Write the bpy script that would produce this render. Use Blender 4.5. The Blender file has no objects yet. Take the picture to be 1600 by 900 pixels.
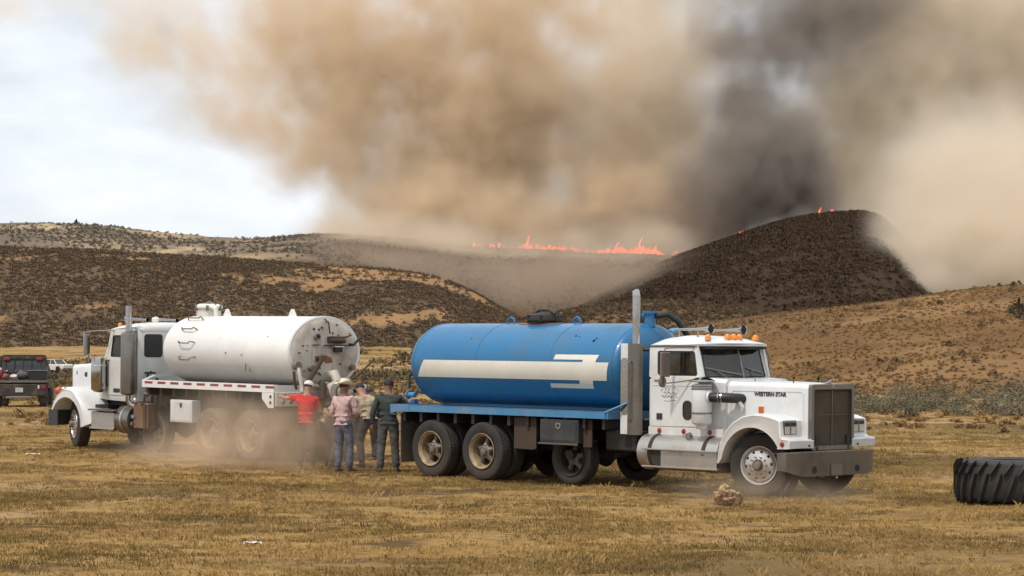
import bpy, bmesh, math, random
import numpy as np
from mathutils import Vector, Matrix, Euler

S = bpy.context.scene
COL = S.collection
R_ = math.radians
PI = math.pi
random.seed(7)
rng = np.random.default_rng(11)

# ------------------------------------------------------------------ camera
F_PX, HOR, EYE = 3640.0, 563.0, 2.25          # focal length and horizon row of the 1600 px photograph
cd = bpy.data.cameras.new('camera')
cam = bpy.data.objects.new('camera', cd)
COL.objects.link(cam)
cd.sensor_width = 36.0
cd.lens = 36.0 * F_PX / 1600.0
cd.clip_start = 0.5
cd.clip_end = 20000.0
cd.shift_y = (HOR - 450.0) / 1600.0
cam.location = (0, 0, EYE)
cam.rotation_euler = (R_(90), 0, 0)
S.camera = cam

# ------------------------------------------------------------------ sky, sun, exposure
SUN_EL, SUN_AZ = 60.0, 222.0      # azimuth clockwise from +Y: behind the camera and to its left
world = bpy.data.worlds.new('World')
S.world = world
world.use_nodes = True
wn = world.node_tree
wn.nodes.clear()
w_out = wn.nodes.new('ShaderNodeOutputWorld')
w_bg = wn.nodes.new('ShaderNodeBackground')
w_bg.inputs['Strength'].default_value = 0.1
sky = wn.nodes.new('ShaderNodeTexSky')
sky.sky_type = 'NISHITA'
sky.sun_disc = False
sky.sun_elevation = R_(SUN_EL)
sky.sun_rotation = R_(SUN_AZ)
sky.dust_density = 2.0
tc = wn.nodes.new('ShaderNodeTexCoord')
mp = wn.nodes.new('ShaderNodeMapping')
mp.inputs['Scale'].default_value = (2.2, 2.2, 6.0)
mp.inputs['Location'].default_value = (0.35, 0.1, 0.4)
cn = wn.nodes.new('ShaderNodeTexNoise')
cn.inputs['Scale'].default_value = 2.2
cn.inputs['Detail'].default_value = 6
cn.inputs['Roughness'].default_value = 0.55
cr = wn.nodes.new('ShaderNodeMapRange')
cr.inputs['From Min'].default_value = 0.22
cr.inputs['From Max'].default_value = 0.56
cr.inputs['To Min'].default_value = 0.4
cmix = wn.nodes.new('ShaderNodeMix')
cmix.data_type = 'RGBA'
cmix.inputs['B'].default_value = (12.8, 13.5, 14.3, 1)
L = wn.links.new
L(tc.outputs['Generated'], mp.inputs['Vector'])
L(mp.outputs['Vector'], cn.inputs['Vector'])
L(cn.outputs['Fac'], cr.inputs['Value'])
L(cr.outputs['Result'], cmix.inputs['Factor'])
L(sky.outputs['Color'], cmix.inputs['A'])
L(cmix.outputs['Result'], w_bg.inputs['Color'])
L(w_bg.outputs['Background'], w_out.inputs['Surface'])

sd = bpy.data.lights.new('sun', 'SUN')
sd.energy = 3.9
sd.angle = R_(5.0)
sd.color = (1.0, 0.91, 0.79)
sun = bpy.data.objects.new('sun', sd)
COL.objects.link(sun)
_d = Vector((math.sin(R_(SUN_AZ)) * math.cos(R_(SUN_EL)), math.cos(R_(SUN_AZ)) * math.cos(R_(SUN_EL)), math.sin(R_(SUN_EL))))
sun.rotation_euler = _d.to_track_quat('Z', 'Y').to_euler()
sun.location = _d * 60

S.view_settings.view_transform = 'Standard'
S.view_settings.look = 'None'
S.view_settings.exposure = -0.35
S.view_settings.gamma = 1.0
S.render.engine = 'CYCLES'
cy = S.cycles
cy.use_adaptive_sampling = True
cy.adaptive_threshold = 0.02
cy.use_denoising = True
try:
    cy.denoiser = 'OPENIMAGEDENOISE'
    cy.denoising_input_passes = 'RGB_ALBEDO_NORMAL'
    cy.denoising_prefilter = 'ACCURATE'
except Exception:
    pass
cy.max_bounces = 7
cy.diffuse_bounces = 3
cy.glossy_bounces = 3
cy.transmission_bounces = 4
cy.transparent_max_bounces = 8
cy.volume_bounces = 4
cy.volume_step_rate = 2.5
cy.volume_max_steps = 256
cy.sample_clamp_indirect = 4.0

# ------------------------------------------------------------------ property helpers
def tag(o, label=None, cat=None, group=None, kind=None):
    if label: o['label'] = label
    if cat: o['category'] = cat
    if group: o['group'] = group
    if kind: o['kind'] = kind
    return o

def empty(name, loc=(0, 0, 0), rot=(0, 0, 0), parent=None):
    o = bpy.data.objects.new(name, None)
    o.empty_display_size = 0.3
    o.location = loc
    o.rotation_euler = rot
    COL.objects.link(o)
    if parent is not None: o.parent = parent
    return o

# ------------------------------------------------------------------ materials
def new_mat(name):
    m = bpy.data.materials.new(name)
    m.use_nodes = True
    nt = m.node_tree
    b = nt.nodes['Principled BSDF']
    return m, nt, b

def _noise(nt, vec, scale, detail=4, rough=0.6, dist=0.0):
    n = nt.nodes.new('ShaderNodeTexNoise')
    n.inputs['Scale'].default_value = scale
    n.inputs['Detail'].default_value = detail
    n.inputs['Roughness'].default_value = rough
    n.inputs['Distortion'].default_value = dist
    if vec is not None: nt.links.new(vec, n.inputs['Vector'])
    return n.outputs['Fac']

def _ramp(nt, fac, a, b, lo=0.0, hi=1.0):
    n = nt.nodes.new('ShaderNodeMapRange')
    n.interpolation_type = 'SMOOTHSTEP'
    n.inputs['From Min'].default_value = a
    n.inputs['From Max'].default_value = b
    n.inputs['To Min'].default_value = lo
    n.inputs['To Max'].default_value = hi
    nt.links.new(fac, n.inputs['Value'])
    return n.outputs['Result']

def _mixc(nt, fac, a, b):
    n = nt.nodes.new('ShaderNodeMix')
    n.data_type = 'RGBA'
    for k, v in (('A', a), ('B', b)):
        if isinstance(v, tuple): n.inputs[k].default_value = (*v[:3], 1)
        else: nt.links.new(v, n.inputs[k])
    if isinstance(fac, (int, float)): n.inputs['Factor'].default_value = fac
    else: nt.links.new(fac, n.inputs['Factor'])
    return n.outputs['Result']

def _math(nt, op, a, b=None, c=None):
    n = nt.nodes.new('ShaderNodeMath')
    n.operation = op
    for i, v in enumerate((a, b, c)):
        if v is None: continue
        if isinstance(v, (int, float)): n.inputs[i].default_value = v
        else: nt.links.new(v, n.inputs[i])
    return n.outputs[0]

def _bump(nt, h, strength, dist, b):
    n = nt.nodes.new('ShaderNodeBump')
    n.inputs['Strength'].default_value = strength
    n.inputs['Distance'].default_value = dist
    nt.links.new(h, n.inputs['Height'])
    nt.links.new(n.outputs['Normal'], b.inputs['Normal'])

def paint(name, col, rough=0.35, metal=0.0, dirt=(0.26, 0.19, 0.12), amount=0.35, scale=3.0, low=None, coat=0.0, spots=0.0, spotcol=(0.1, 0.05, 0.03), rcol=None, streak=False):
    """paint or metal with real dirt: patchy film, optional splash towards the ground (low = z0, z1 in world metres), chips or rust spots"""
    m, nt, b = new_mat(name)
    tc = nt.nodes.new('ShaderNodeTexCoord')
    geo = nt.nodes.new('ShaderNodeNewGeometry')
    v = tc.outputs['Object']
    f = _ramp(nt, _noise(nt, v, scale, 6, 0.65), 0.42, 0.75, 0, amount)
    if streak:
        mpg = nt.nodes.new('ShaderNodeMapping')
        mpg.inputs['Scale'].default_value = (9, 9, 0.8)
        nt.links.new(v, mpg.inputs['Vector'])
        f2 = _ramp(nt, _noise(nt, mpg.outputs['Vector'], 1.5, 4, 0.6), 0.5, 0.8, 0, amount * 0.9)
        f = _math(nt, 'MAXIMUM', f, f2)
    if low:
        sx = nt.nodes.new('ShaderNodeSeparateXYZ')
        nt.links.new(geo.outputs['Position'], sx.inputs[0])
        g = _ramp(nt, sx.outputs['Z'], low[0], low[1], low[2] if len(low) > 2 else 0.8, 0)
        g = _math(nt, 'MULTIPLY', g, _ramp(nt, _noise(nt, v, scale * 1.7, 5, 0.6), 0.25, 0.7, 0.45, 1.0))
        f = _math(nt, 'MAXIMUM', f, g)
    base = tuple(col)
    var = _mixc(nt, _ramp(nt, _noise(nt, v, scale * 0.4, 3), 0.3, 0.7), tuple(c * 0.88 for c in base), tuple(min(1, c * 1.06) for c in base))
    c = _mixc(nt, f, var, dirt)
    if spots:
        s = _ramp(nt, _noise(nt, v, 14, 3, 0.7), 0.74 - spots * 0.2, 0.78 - spots * 0.2, 0, 0.85)
        c = _mixc(nt, s, c, spotcol)
    nt.links.new(c, b.inputs['Base Color'])
    r = _math(nt, 'ADD', _math(nt, 'MULTIPLY', f, 0.5), rough)
    nt.links.new(r, b.inputs['Roughness'])
    b.inputs['Metallic'].default_value = metal
    b.inputs['Coat Weight'].default_value = coat
    _bump(nt, _noise(nt, v, 30, 3), 0.08, 0.01, b)
    return m

def plain(name, col, rough=0.6, metal=0.0, emit=None, estr=0.0, trans=0.0):
    m, nt, b = new_mat(name)
    tc = nt.nodes.new('ShaderNodeTexCoord')
    f = _noise(nt, tc.outputs['Object'], 9.0, 4)
    c = _mixc(nt, _ramp(nt, f, 0.3, 0.7), tuple(x * 0.82 for x in col), tuple(min(1, x * 1.12) for x in col))
    nt.links.new(c, b.inputs['Base Color'])
    b.inputs['Roughness'].default_value = rough
    b.inputs['Metallic'].default_value = metal
    b.inputs['Transmission Weight'].default_value = trans
    if emit:
        b.inputs['Emission Color'].default_value = (*emit, 1)
        b.inputs['Emission Strength'].default_value = estr
    return m

# ------------------------------------------------------------------ noise and terrain maths (numpy)
def vnoise(x, y, seed=0):
    x = np.asarray(x, float); y = np.asarray(y, float)
    xi = np.floor(x).astype(np.int64); yi = np.floor(y).astype(np.int64)
    fx = x - xi; fy = y - yi
    fx = fx * fx * (3 - 2 * fx); fy = fy * fy * (3 - 2 * fy)
    def hsh(a, b):
        n = (a * 374761393 + b * 668265263 + seed * 1442695041) & 0xFFFFFFFF
        n = ((n ^ (n >> 13)) * 1274126177) & 0xFFFFFFFF
        return ((n ^ (n >> 16)) & 0xFFFF) / 65535.0
    a = hsh(xi, yi); b = hsh(xi + 1, yi); c = hsh(xi, yi + 1); d = hsh(xi + 1, yi + 1)
    return (a * (1 - fx) + b * fx) * (1 - fy) + (c * (1 - fx) + d * fx) * fy

def fbm(x, y, oct=4, seed=0):
    s = 0; a = 0.5; t = 0
    for i in range(oct):
        s = s + a * vnoise(x * 2 ** i, y * 2 ** i, seed + i * 17); t += a; a *= 0.5
    return s / t - 0.5

def sst(t):
    t = np.clip(t, 0, 1)
    return t * t * (3 - 2 * t)

def ground_base(x, y):
    x = np.asarray(x, float); y = np.asarray(y, float)
    z = 0.30 * sst((y - 38) / 16) + 0.29 * sst((y - 58) / 27)
    z = z + 4.2 * sst((y - 285) / 110)
    return z

def ground_z(x, y):
    z = ground_base(x, y)
    y = np.asarray(y, float); x = np.asarray(x, float)
    n = fbm(x * 0.35, y * 0.35, 3, 5) * 0.10 + fbm(x * 1.7, y * 1.7, 3, 9) * 0.07
    far = 1 + np.clip((y - 60) / 60, 0, 5)
    return z + n * far

def px2w(u, v, D):
    return (u - 800) * D / F_PX, EYE + (HOR - v) * D / F_PX

def grid_mesh(name, X, Y, Z):
    ny, nx = X.shape
    co = np.stack([X, Y, Z], -1).reshape(-1, 3)
    i = np.arange(ny * nx).reshape(ny, nx)
    q = np.stack([i[:-1, :-1], i[:-1, 1:], i[1:, 1:], i[1:, :-1]], -1).reshape(-1, 4)
    me = bpy.data.meshes.new(name)
    me.vertices.add(len(co)); me.vertices.foreach_set('co', co.ravel())
    me.loops.add(q.size); me.loops.foreach_set('vertex_index', q.ravel())
    me.polygons.add(len(q))
    me.polygons.foreach_set('loop_start', np.arange(0, q.size, 4))
    me.polygons.foreach_set('loop_total', np.full(len(q), 4))
    me.polygons.foreach_set('use_smooth', np.ones(len(q), bool))
    me.update(calc_edges=True); me.validate()
    return me

def link_mesh(name, me, mat, parent=None):
    o = bpy.data.objects.new(name, me)
    COL.objects.link(o)
    if mat is not None: me.materials.append(mat)
    if parent is not None: o.parent = parent
    return o

def earth_mat(name, cols, scales, detail_scale, bump=0.4, bdist=0.05, bands=None):
    """three soil/grass colours mixed by noise of two sizes, plus fine grain"""
    m, nt, b = new_mat(name)
    geo = nt.nodes.new('ShaderNodeNewGeometry')
    v = geo.outputs['Position']
    a = _ramp(nt, _noise(nt, v, scales[0], 5, 0.6, 0.6), 0.38, 0.62)
    c = _mixc(nt, a, cols[0], cols[1])
    a2 = _ramp(nt, _noise(nt, v, scales[1], 6, 0.7), 0.5, 0.66)
    c = _mixc(nt, a2, c, cols[2])
    g = _noise(nt, v, detail_scale, 5, 0.75)
    c2 = _mixc(nt, _ramp(nt, g, 0.3, 0.7), tuple(x * 0.55 for x in cols[0]), tuple(x * 1.35 for x in cols[1]))
    c = _mixc(nt, 0.45, c, c2)
    if bands:
        for (col, sc, lo, hi, amt, stretch) in bands:
            mpn = nt.nodes.new('ShaderNodeMapping')
            mpn.inputs['Scale'].default_value = stretch
            nt.links.new(v, mpn.inputs['Vector'])
            c = _mixc(nt, _ramp(nt, _noise(nt, mpn.outputs['Vector'], sc, 4, 0.55, 0.8), lo, hi, 0, amt), c, col)
    nt.links.new(c, b.inputs['Base Color'])
    b.inputs['Roughness'].default_value = 1.0
    b.inputs['Specular IOR Level'].default_value = 0.1
    _bump(nt, g, bump, bdist, b)
    return m

# ------------------------------------------------------------------ the field
xs = np.concatenate([-np.geomspace(3000, 26, 40), np.arange(-25.9, 26, 0.17), np.geomspace(26, 3000, 40)])
ys = np.concatenate([-np.geomspace(400, 5, 8), np.arange(0, 20, 1.0), np.arange(20, 62, 0.17), np.geomspace(62.2, 3500, 150)])
GX, GY = np.meshgrid(xs, ys)
GZ = ground_z(GX, GY)
GZ = np.where(GY > 620, GZ - (GY - 620) * 0.004, GZ)
m_field = earth_mat('dry_field', [(0.255, 0.155, 0.052), (0.35, 0.222, 0.080), (0.10, 0.058, 0.028)], [0.22, 0.9], 9.0, 0.8, 0.08,
    bands=[((0.36, 0.235, 0.125), 0.10, 0.50, 0.62, 0.85, (0.35, 1.0, 1)), ((0.11, 0.078, 0.032), 0.16, 0.50, 0.62, 0.8, (0.4, 1.1, 1)),
           ((0.095, 0.056, 0.03), 0.8, 0.58, 0.66, 0.9, (0.35, 1.0, 1)), ((0.075, 0.05, 0.024), 2.4, 0.62, 0.68, 0.8, (0.5, 1.0, 1))])
# wheel tracks pressed into the turf by the trucks
TR = np.zeros_like(GX)
for (pts, gauge) in (([(-30, 47.5), (-12, 43.5), (-2, 37.5), (6, 33.2), (14, 31.0), (30, 29.5)], 2.0), ([(-24, 36), (-8, 33.5), (2, 31.5), (12, 27.6), (24, 22)], 1.9), ([(-28, 56), (-16, 49.5), (-8, 44.6), (-1, 41.0), (4, 36.6), (12, 34.2), (26, 33)], 2.0)):
    px_a = np.array([p[0] for p in pts]); py_a = np.array([p[1] for p in pts])
    yc = sum(w_ * np.interp(GX + o_, px_a, py_a) for o_, w_ in ((-3, .25), (0, .5), (3, .25)))
    for sgn in (-.5, .5):
        dd_ = np.abs(GY - yc - sgn * gauge * 1.1 - .25 * fbm(GX * .3, GY * .05, 2, 77))
        TR = np.maximum(TR, np.clip(1.25 - dd_ / .26, 0, 1) * np.clip(.35 + 1.6 * (fbm(GX * .5, GY * .5, 3, 55) + .30), 0, 1))
GZ = GZ - .035 * TR
m_field_nt = m_field.node_tree
ground = link_mesh('ground', grid_mesh('ground', GX, GY, GZ), m_field)
at_ = ground.data.attributes.new('track', 'FLOAT', 'POINT'); at_.data.foreach_set('value', TR.ravel().astype(np.float32))
_b = m_field_nt.nodes['Principled BSDF']; _src = _b.inputs['Base Color'].links[0].from_socket
_an = m_field_nt.nodes.new('ShaderNodeAttribute'); _an.attribute_name = 'track'
m_field_nt.links.new(_mixc(m_field_nt, _math(m_field_nt, 'MULTIPLY', _an.outputs['Fac'], .75), _src, (0.15, 0.095, 0.050)), _b.inputs['Base Color'])
tag(ground, 'dry straw coloured grass field with bare dusty patches', kind='structure')

# ------------------------------------------------------------------ hills: ridge lines measured at their distance, given body in depth
def hill(name, pts, Dr, D0, D1, foot, mat, x0, x1, dx, dy, gully=(0.03, 2.0), power=1.0, rough=0.6, seed=1, skew=0.0, radial=0.0):
    pu = [px2w(u, v, Dr) for u, v in pts]
    px = np.array([p[0] for p in pu]); pz = np.array([p[1] for p in pu])
    X, Y = np.meshgrid(np.arange(x0, x1, dx), np.concatenate([np.arange(D0, Dr + 12, dy), np.arange(Dr + 14, D1, dy * 3)]))
    Xs = (X + skew * (Y - Dr)) * (1 - radial + radial * Dr / Y)
    ridge = np.zeros_like(X)
    for k, wgt in ((-2, .1), (-1, .2), (0, .4), (1, .2), (2, .1)):
        ridge += wgt * np.interp(Xs + k * Dr * 0.004, px, pz)
    t = (Y - D0) / (Dr - D0)
    up = np.clip(t, 0, 1)
    s = (1 - np.power(np.clip(1 - up, 0, 1), 1.0 + power)) if power > 0 else up
    back = 1 - 0.75 * sst((Y - Dr) / (D1 - Dr))
    base = ground_base(X, np.minimum(Y, D0)) + foot
    Z = base + (ridge - base) * np.where(t < 1, s, back)
    amp = np.clip(np.sin(np.clip(t, 0, 1) * PI), 0, 1) ** 0.7
    g = fbm(X * gully[0] + 0.5 * fbm(X * .01, Y * .01, 2, 3), Y * gully[0] * 0.35, 4, seed) * gully[1] * 2
    Z = Z + g * amp + fbm(X * 0.12, Y * 0.12, 3, seed + 5) * rough * 2 * np.clip(up + 0.1, 0, 1)
    o = link_mesh(name, grid_mesh(name, X, Y, Z), mat)
    return o

m_sage = earth_mat('sage_slope', [(0.092, 0.060, 0.036), (0.135, 0.088, 0.050), (0.20, 0.125, 0.065)], [0.03, 0.05], 0.9, 0.8, 0.6,
    bands=[((0.30, 0.175, 0.082), 0.035, 0.53, 0.62, 0.95, (1.0, 0.35, 0.5))])
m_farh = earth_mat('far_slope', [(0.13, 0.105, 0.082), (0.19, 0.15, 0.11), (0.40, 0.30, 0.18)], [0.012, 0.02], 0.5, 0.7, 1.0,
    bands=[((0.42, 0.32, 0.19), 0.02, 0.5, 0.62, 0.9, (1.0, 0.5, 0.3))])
m_burn = earth_mat('burning_slope', [(0.034, 0.020, 0.012), (0.053, 0.031, 0.018), (0.064, 0.038, 0.020)], [0.02, 0.03], 0.8, 0.8, 0.8)
m_gold = earth_mat('grass_slope', [(0.140, 0.077, 0.030), (0.192, 0.108, 0.041), (0.095, 0.054, 0.026)], [0.05, 0.09], 2.6, 0.7, 0.3,
    bands=[((0.27, 0.16, 0.07), 0.05, 0.5, 0.62, 0.6, (1.0, 0.5, 1.5)), ((0.115, 0.072, 0.042), 0.09, 0.52, 0.64, 0.6, (0.7, 0.5, 1.5))])
m_low = earth_mat('low_slope', [(0.115, 0.073, 0.038), (0.155, 0.10, 0.052), (0.09, 0.056, 0.03)], [0.04, 0.06], 1.6, 0.7, 0.4)

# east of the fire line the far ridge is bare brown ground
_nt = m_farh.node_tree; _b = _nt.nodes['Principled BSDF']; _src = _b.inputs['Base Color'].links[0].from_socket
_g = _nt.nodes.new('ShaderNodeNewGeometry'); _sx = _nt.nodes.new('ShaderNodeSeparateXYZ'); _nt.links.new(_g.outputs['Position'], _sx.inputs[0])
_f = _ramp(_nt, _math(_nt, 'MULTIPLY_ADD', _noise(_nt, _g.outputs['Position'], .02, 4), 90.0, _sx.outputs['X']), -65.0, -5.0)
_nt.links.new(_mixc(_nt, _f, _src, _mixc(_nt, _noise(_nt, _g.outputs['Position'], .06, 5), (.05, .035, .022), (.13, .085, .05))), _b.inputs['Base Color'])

h_left = hill('sagebrush_hill', [(-500, 380), (-100, 383), (0, 387), (100, 391), (200, 396), (300, 402), (400, 407), (500, 414), (560, 419), (610, 424), (660, 428), (690, 434), (740, 456), (800, 492), (860, 516), (930, 535), (1000, 552)],
              560, 372, 760, -0.5, m_sage, -215, 55, 1.1, 1.6, (0.035, 1.6), 0.35, 0.45, 3, 0.0)
tag(h_left, 'dark brown hill covered in sagebrush behind the white tanker', kind='structure')
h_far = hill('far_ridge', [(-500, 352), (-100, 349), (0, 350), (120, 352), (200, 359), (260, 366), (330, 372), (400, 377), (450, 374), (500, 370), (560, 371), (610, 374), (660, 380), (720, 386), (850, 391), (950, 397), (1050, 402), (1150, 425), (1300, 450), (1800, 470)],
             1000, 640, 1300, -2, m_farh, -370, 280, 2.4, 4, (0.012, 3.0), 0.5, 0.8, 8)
tag(h_far, 'pale far ridge with straw patches under the flames', kind='structure')
h_burn = hill('burning_hill', [(600, 540), (760, 520), (840, 502), (900, 480), (960, 452), (1000, 430), (1040, 410), (1100, 387), (1160, 367), (1210, 351), (1250, 341), (1300, 335), (1340, 332), (1368, 334), (1392, 352), (1420, 395), (1450, 435), (1500, 470), (1700, 500), (2000, 520)],
              820, 480, 1000, -2, m_burn, -60, 260, 1.6, 2.6, (0.02, 2.6), 0.45, 0.6, 12, 0.0, .9)
tag(h_burn, 'dark burning hill with smoke rising behind its crest', kind='structure')
h_low = hill('low_hill', [(500, 563), (600, 548), (700, 524), (800, 503), (880, 487), (950, 476), (1020, 470), (1090, 474), (1150, 484), (1250, 492), (1400, 492), (1700, 500)],
             450, 300, 560, -0.5, m_low, -70, 130, 1.0, 1.5, (0.05, 0.8), 0.3, 0.3, 21)
tag(h_low, 'low brown rise in front of the burning hill', kind='structure')
h_right = hill('grassy_hill', [(600, 600), (880, 572), (960, 556), (1020, 532), (1080, 512), (1130, 502), (1200, 492), (1250, 485), (1320, 478), (1400, 470), (1450, 463), (1500, 455), (1560, 447), (1600, 444), (1700, 438), (2000, 430), (2600, 430)],
               235, 80, 330, -0.35, m_gold, 2, 110, 0.5, 0.7, (0.09, 0.45), 0.15, 0.16, 31, 0.12)
tag(h_right, 'golden brown grassy hillside to the right of the blue tanker', kind='structure')
# ------------------------------------------------------------------ geometry-node helpers
def gn_tree(name):
    t = bpy.data.node_groups.new(name, 'GeometryNodeTree')
    t.interface.new_socket('Geometry', in_out='INPUT', socket_type='NodeSocketGeometry')
    t.interface.new_socket('Geometry', in_out='OUTPUT', socket_type='NodeSocketGeometry')
    gi = t.nodes.new('NodeGroupInput'); go = t.nodes.new('NodeGroupOutput')
    return t, gi, go

def gmath(t, op, a, b=None, c=None):
    n = t.nodes.new('ShaderNodeMath'); n.operation = op
    for i, v in enumerate((a, b, c)):
        if v is None: continue
        if isinstance(v, (int, float)): n.inputs[i].default_value = v
        else: t.links.new(v, n.inputs[i])
    return n.outputs[0]

def gmap(t, v, a, b, lo, hi):
    n = t.nodes.new('ShaderNodeMapRange')
    n.interpolation_type = 'SMOOTHSTEP'
    t.links.new(v, n.inputs['Value'])
    for k, x in (('From Min', a), ('From Max', b), ('To Min', lo), ('To Max', hi)): n.inputs[k].default_value = x
    return n.outputs['Result']

def gnoise(t, vec, scale, detail=3, rough=0.55):
    n = t.nodes.new('ShaderNodeTexNoise')
    n.inputs['Scale'].default_value = scale; n.inputs['Detail'].default_value = detail; n.inputs['Roughness'].default_value = rough
    t.links.new(vec, n.inputs['Vector'])
    return n.outputs['Fac'], n.outputs['Color']

def smoke_volume(name, box, res, blobs, warp, nscale, ncut, mat, ystretch=0.3, wsc=0.5, fine=.38, cut=.07):
    """a closed body of smoke: density is a sum of soft 3-D billows, pushed about and broken up by noise"""
    (x0, y0, z0), (x1, y1, z1) = box
    t, gi, go = gn_tree(name)
    pos = t.nodes.new('GeometryNodeInputPosition').outputs[0]
    st = t.nodes.new('ShaderNodeVectorMath'); st.operation = 'MULTIPLY'; st.inputs[1].default_value = (1, ystretch, 1)
    t.links.new(pos, st.inputs[0]); npos = st.outputs[0]
    sc = t.nodes.new('ShaderNodeVectorMath'); sc.operation = 'MULTIPLY_ADD'
    _, nc = gnoise(t, npos, nscale * wsc, 5, 0.6)
    t.links.new(nc, sc.inputs[0]); sc.inputs[1].default_value = (2 * warp,) * 3
    sub = t.nodes.new('ShaderNodeVectorMath'); sub.operation = 'SUBTRACT'
    t.links.new(pos, sub.inputs[0]); sub.inputs[1].default_value = (warp,) * 3
    t.links.new(sub.outputs[0], sc.inputs[2])
    p = sc.outputs[0]
    tot = None
    for (c, s, A) in blobs:
        a = t.nodes.new('ShaderNodeVectorMath'); a.operation = 'SUBTRACT'
        t.links.new(p, a.inputs[0]); a.inputs[1].default_value = c
        b = t.nodes.new('ShaderNodeVectorMath'); b.operation = 'DIVIDE'
        t.links.new(a.outputs[0], b.inputs[0]); b.inputs[1].default_value = s
        d = t.nodes.new('ShaderNodeVectorMath'); d.operation = 'DOT_PRODUCT'
        t.links.new(b.outputs[0], d.inputs[0]); t.links.new(b.outputs[0], d.inputs[1])
        e = gmath(t, 'EXPONENT', gmath(t, 'MULTIPLY', d.outputs['Value'], -1.0))
        tot = gmath(t, 'MULTIPLY_ADD', e, A, tot if tot is not None else 0.0)
    f, _ = gnoise(t, npos, nscale, 7, 0.62)
    fm = gmap(t, f, ncut[0], ncut[1], ncut[2], 1.0 + ncut[3])
    dens = gmath(t, 'MULTIPLY', tot, fm)
    f2, _ = gnoise(t, npos, nscale * 3.1, 5, 0.6)
    dens = gmath(t, 'MULTIPLY', dens, gmap(t, f2, .34, .66, 1 - fine, 1 + fine))
    dens = gmath(t, 'MULTIPLY', gmath(t, 'MAXIMUM', gmath(t, 'SUBTRACT', dens, cut), 0.0), 1.0 + cut)
    vc = t.nodes.new('GeometryNodeVolumeCube')
    t.links.new(dens, vc.inputs['Density'])
    vc.inputs['Min'].default_value = (x0, y0, z0); vc.inputs['Max'].default_value = (x1, y1, z1)
    for k, r in zip(('Resolution X', 'Resolution Y', 'Resolution Z'), res): vc.inputs[k].default_value = r
    sm = t.nodes.new('GeometryNodeSetMaterial')
    sm.inputs['Material'].default_value = mat
    t.links.new(vc.outputs[0], sm.inputs[0]); t.links.new(sm.outputs[0], go.inputs[0])
    me = bpy.data.meshes.new(name)
    o = bpy.data.objects.new(name, me); COL.objects.link(o)
    me.materials.append(mat)
    md = o.modifiers.new('billows', 'NODES'); md.node_group = t
    return o

def smoke_mat(name, col, dens, aniso=0.2, step=1.0):
    m = bpy.data.materials.new(name); m.use_nodes = True
    nt = m.node_tree; nt.nodes.clear()
    out = nt.nodes.new('ShaderNodeOutputMaterial')
    pv = nt.nodes.new('ShaderNodeVolumePrincipled')
    pv.inputs['Color'].default_value = (*col, 1)
    pv.inputs['Density'].default_value = dens
    pv.inputs['Density Attribute'].default_value = 'density'
    pv.inputs['Anisotropy'].default_value = aniso
    nt.links.new(pv.outputs[0], out.inputs['Volume'])
    return m

def P3(u, v, D, ru, rv, rd, A):
    x, z = px2w(u, v, D)
    return ((x, D, z), (ru * D / F_PX, rd, rv * D / F_PX), A)

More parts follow.
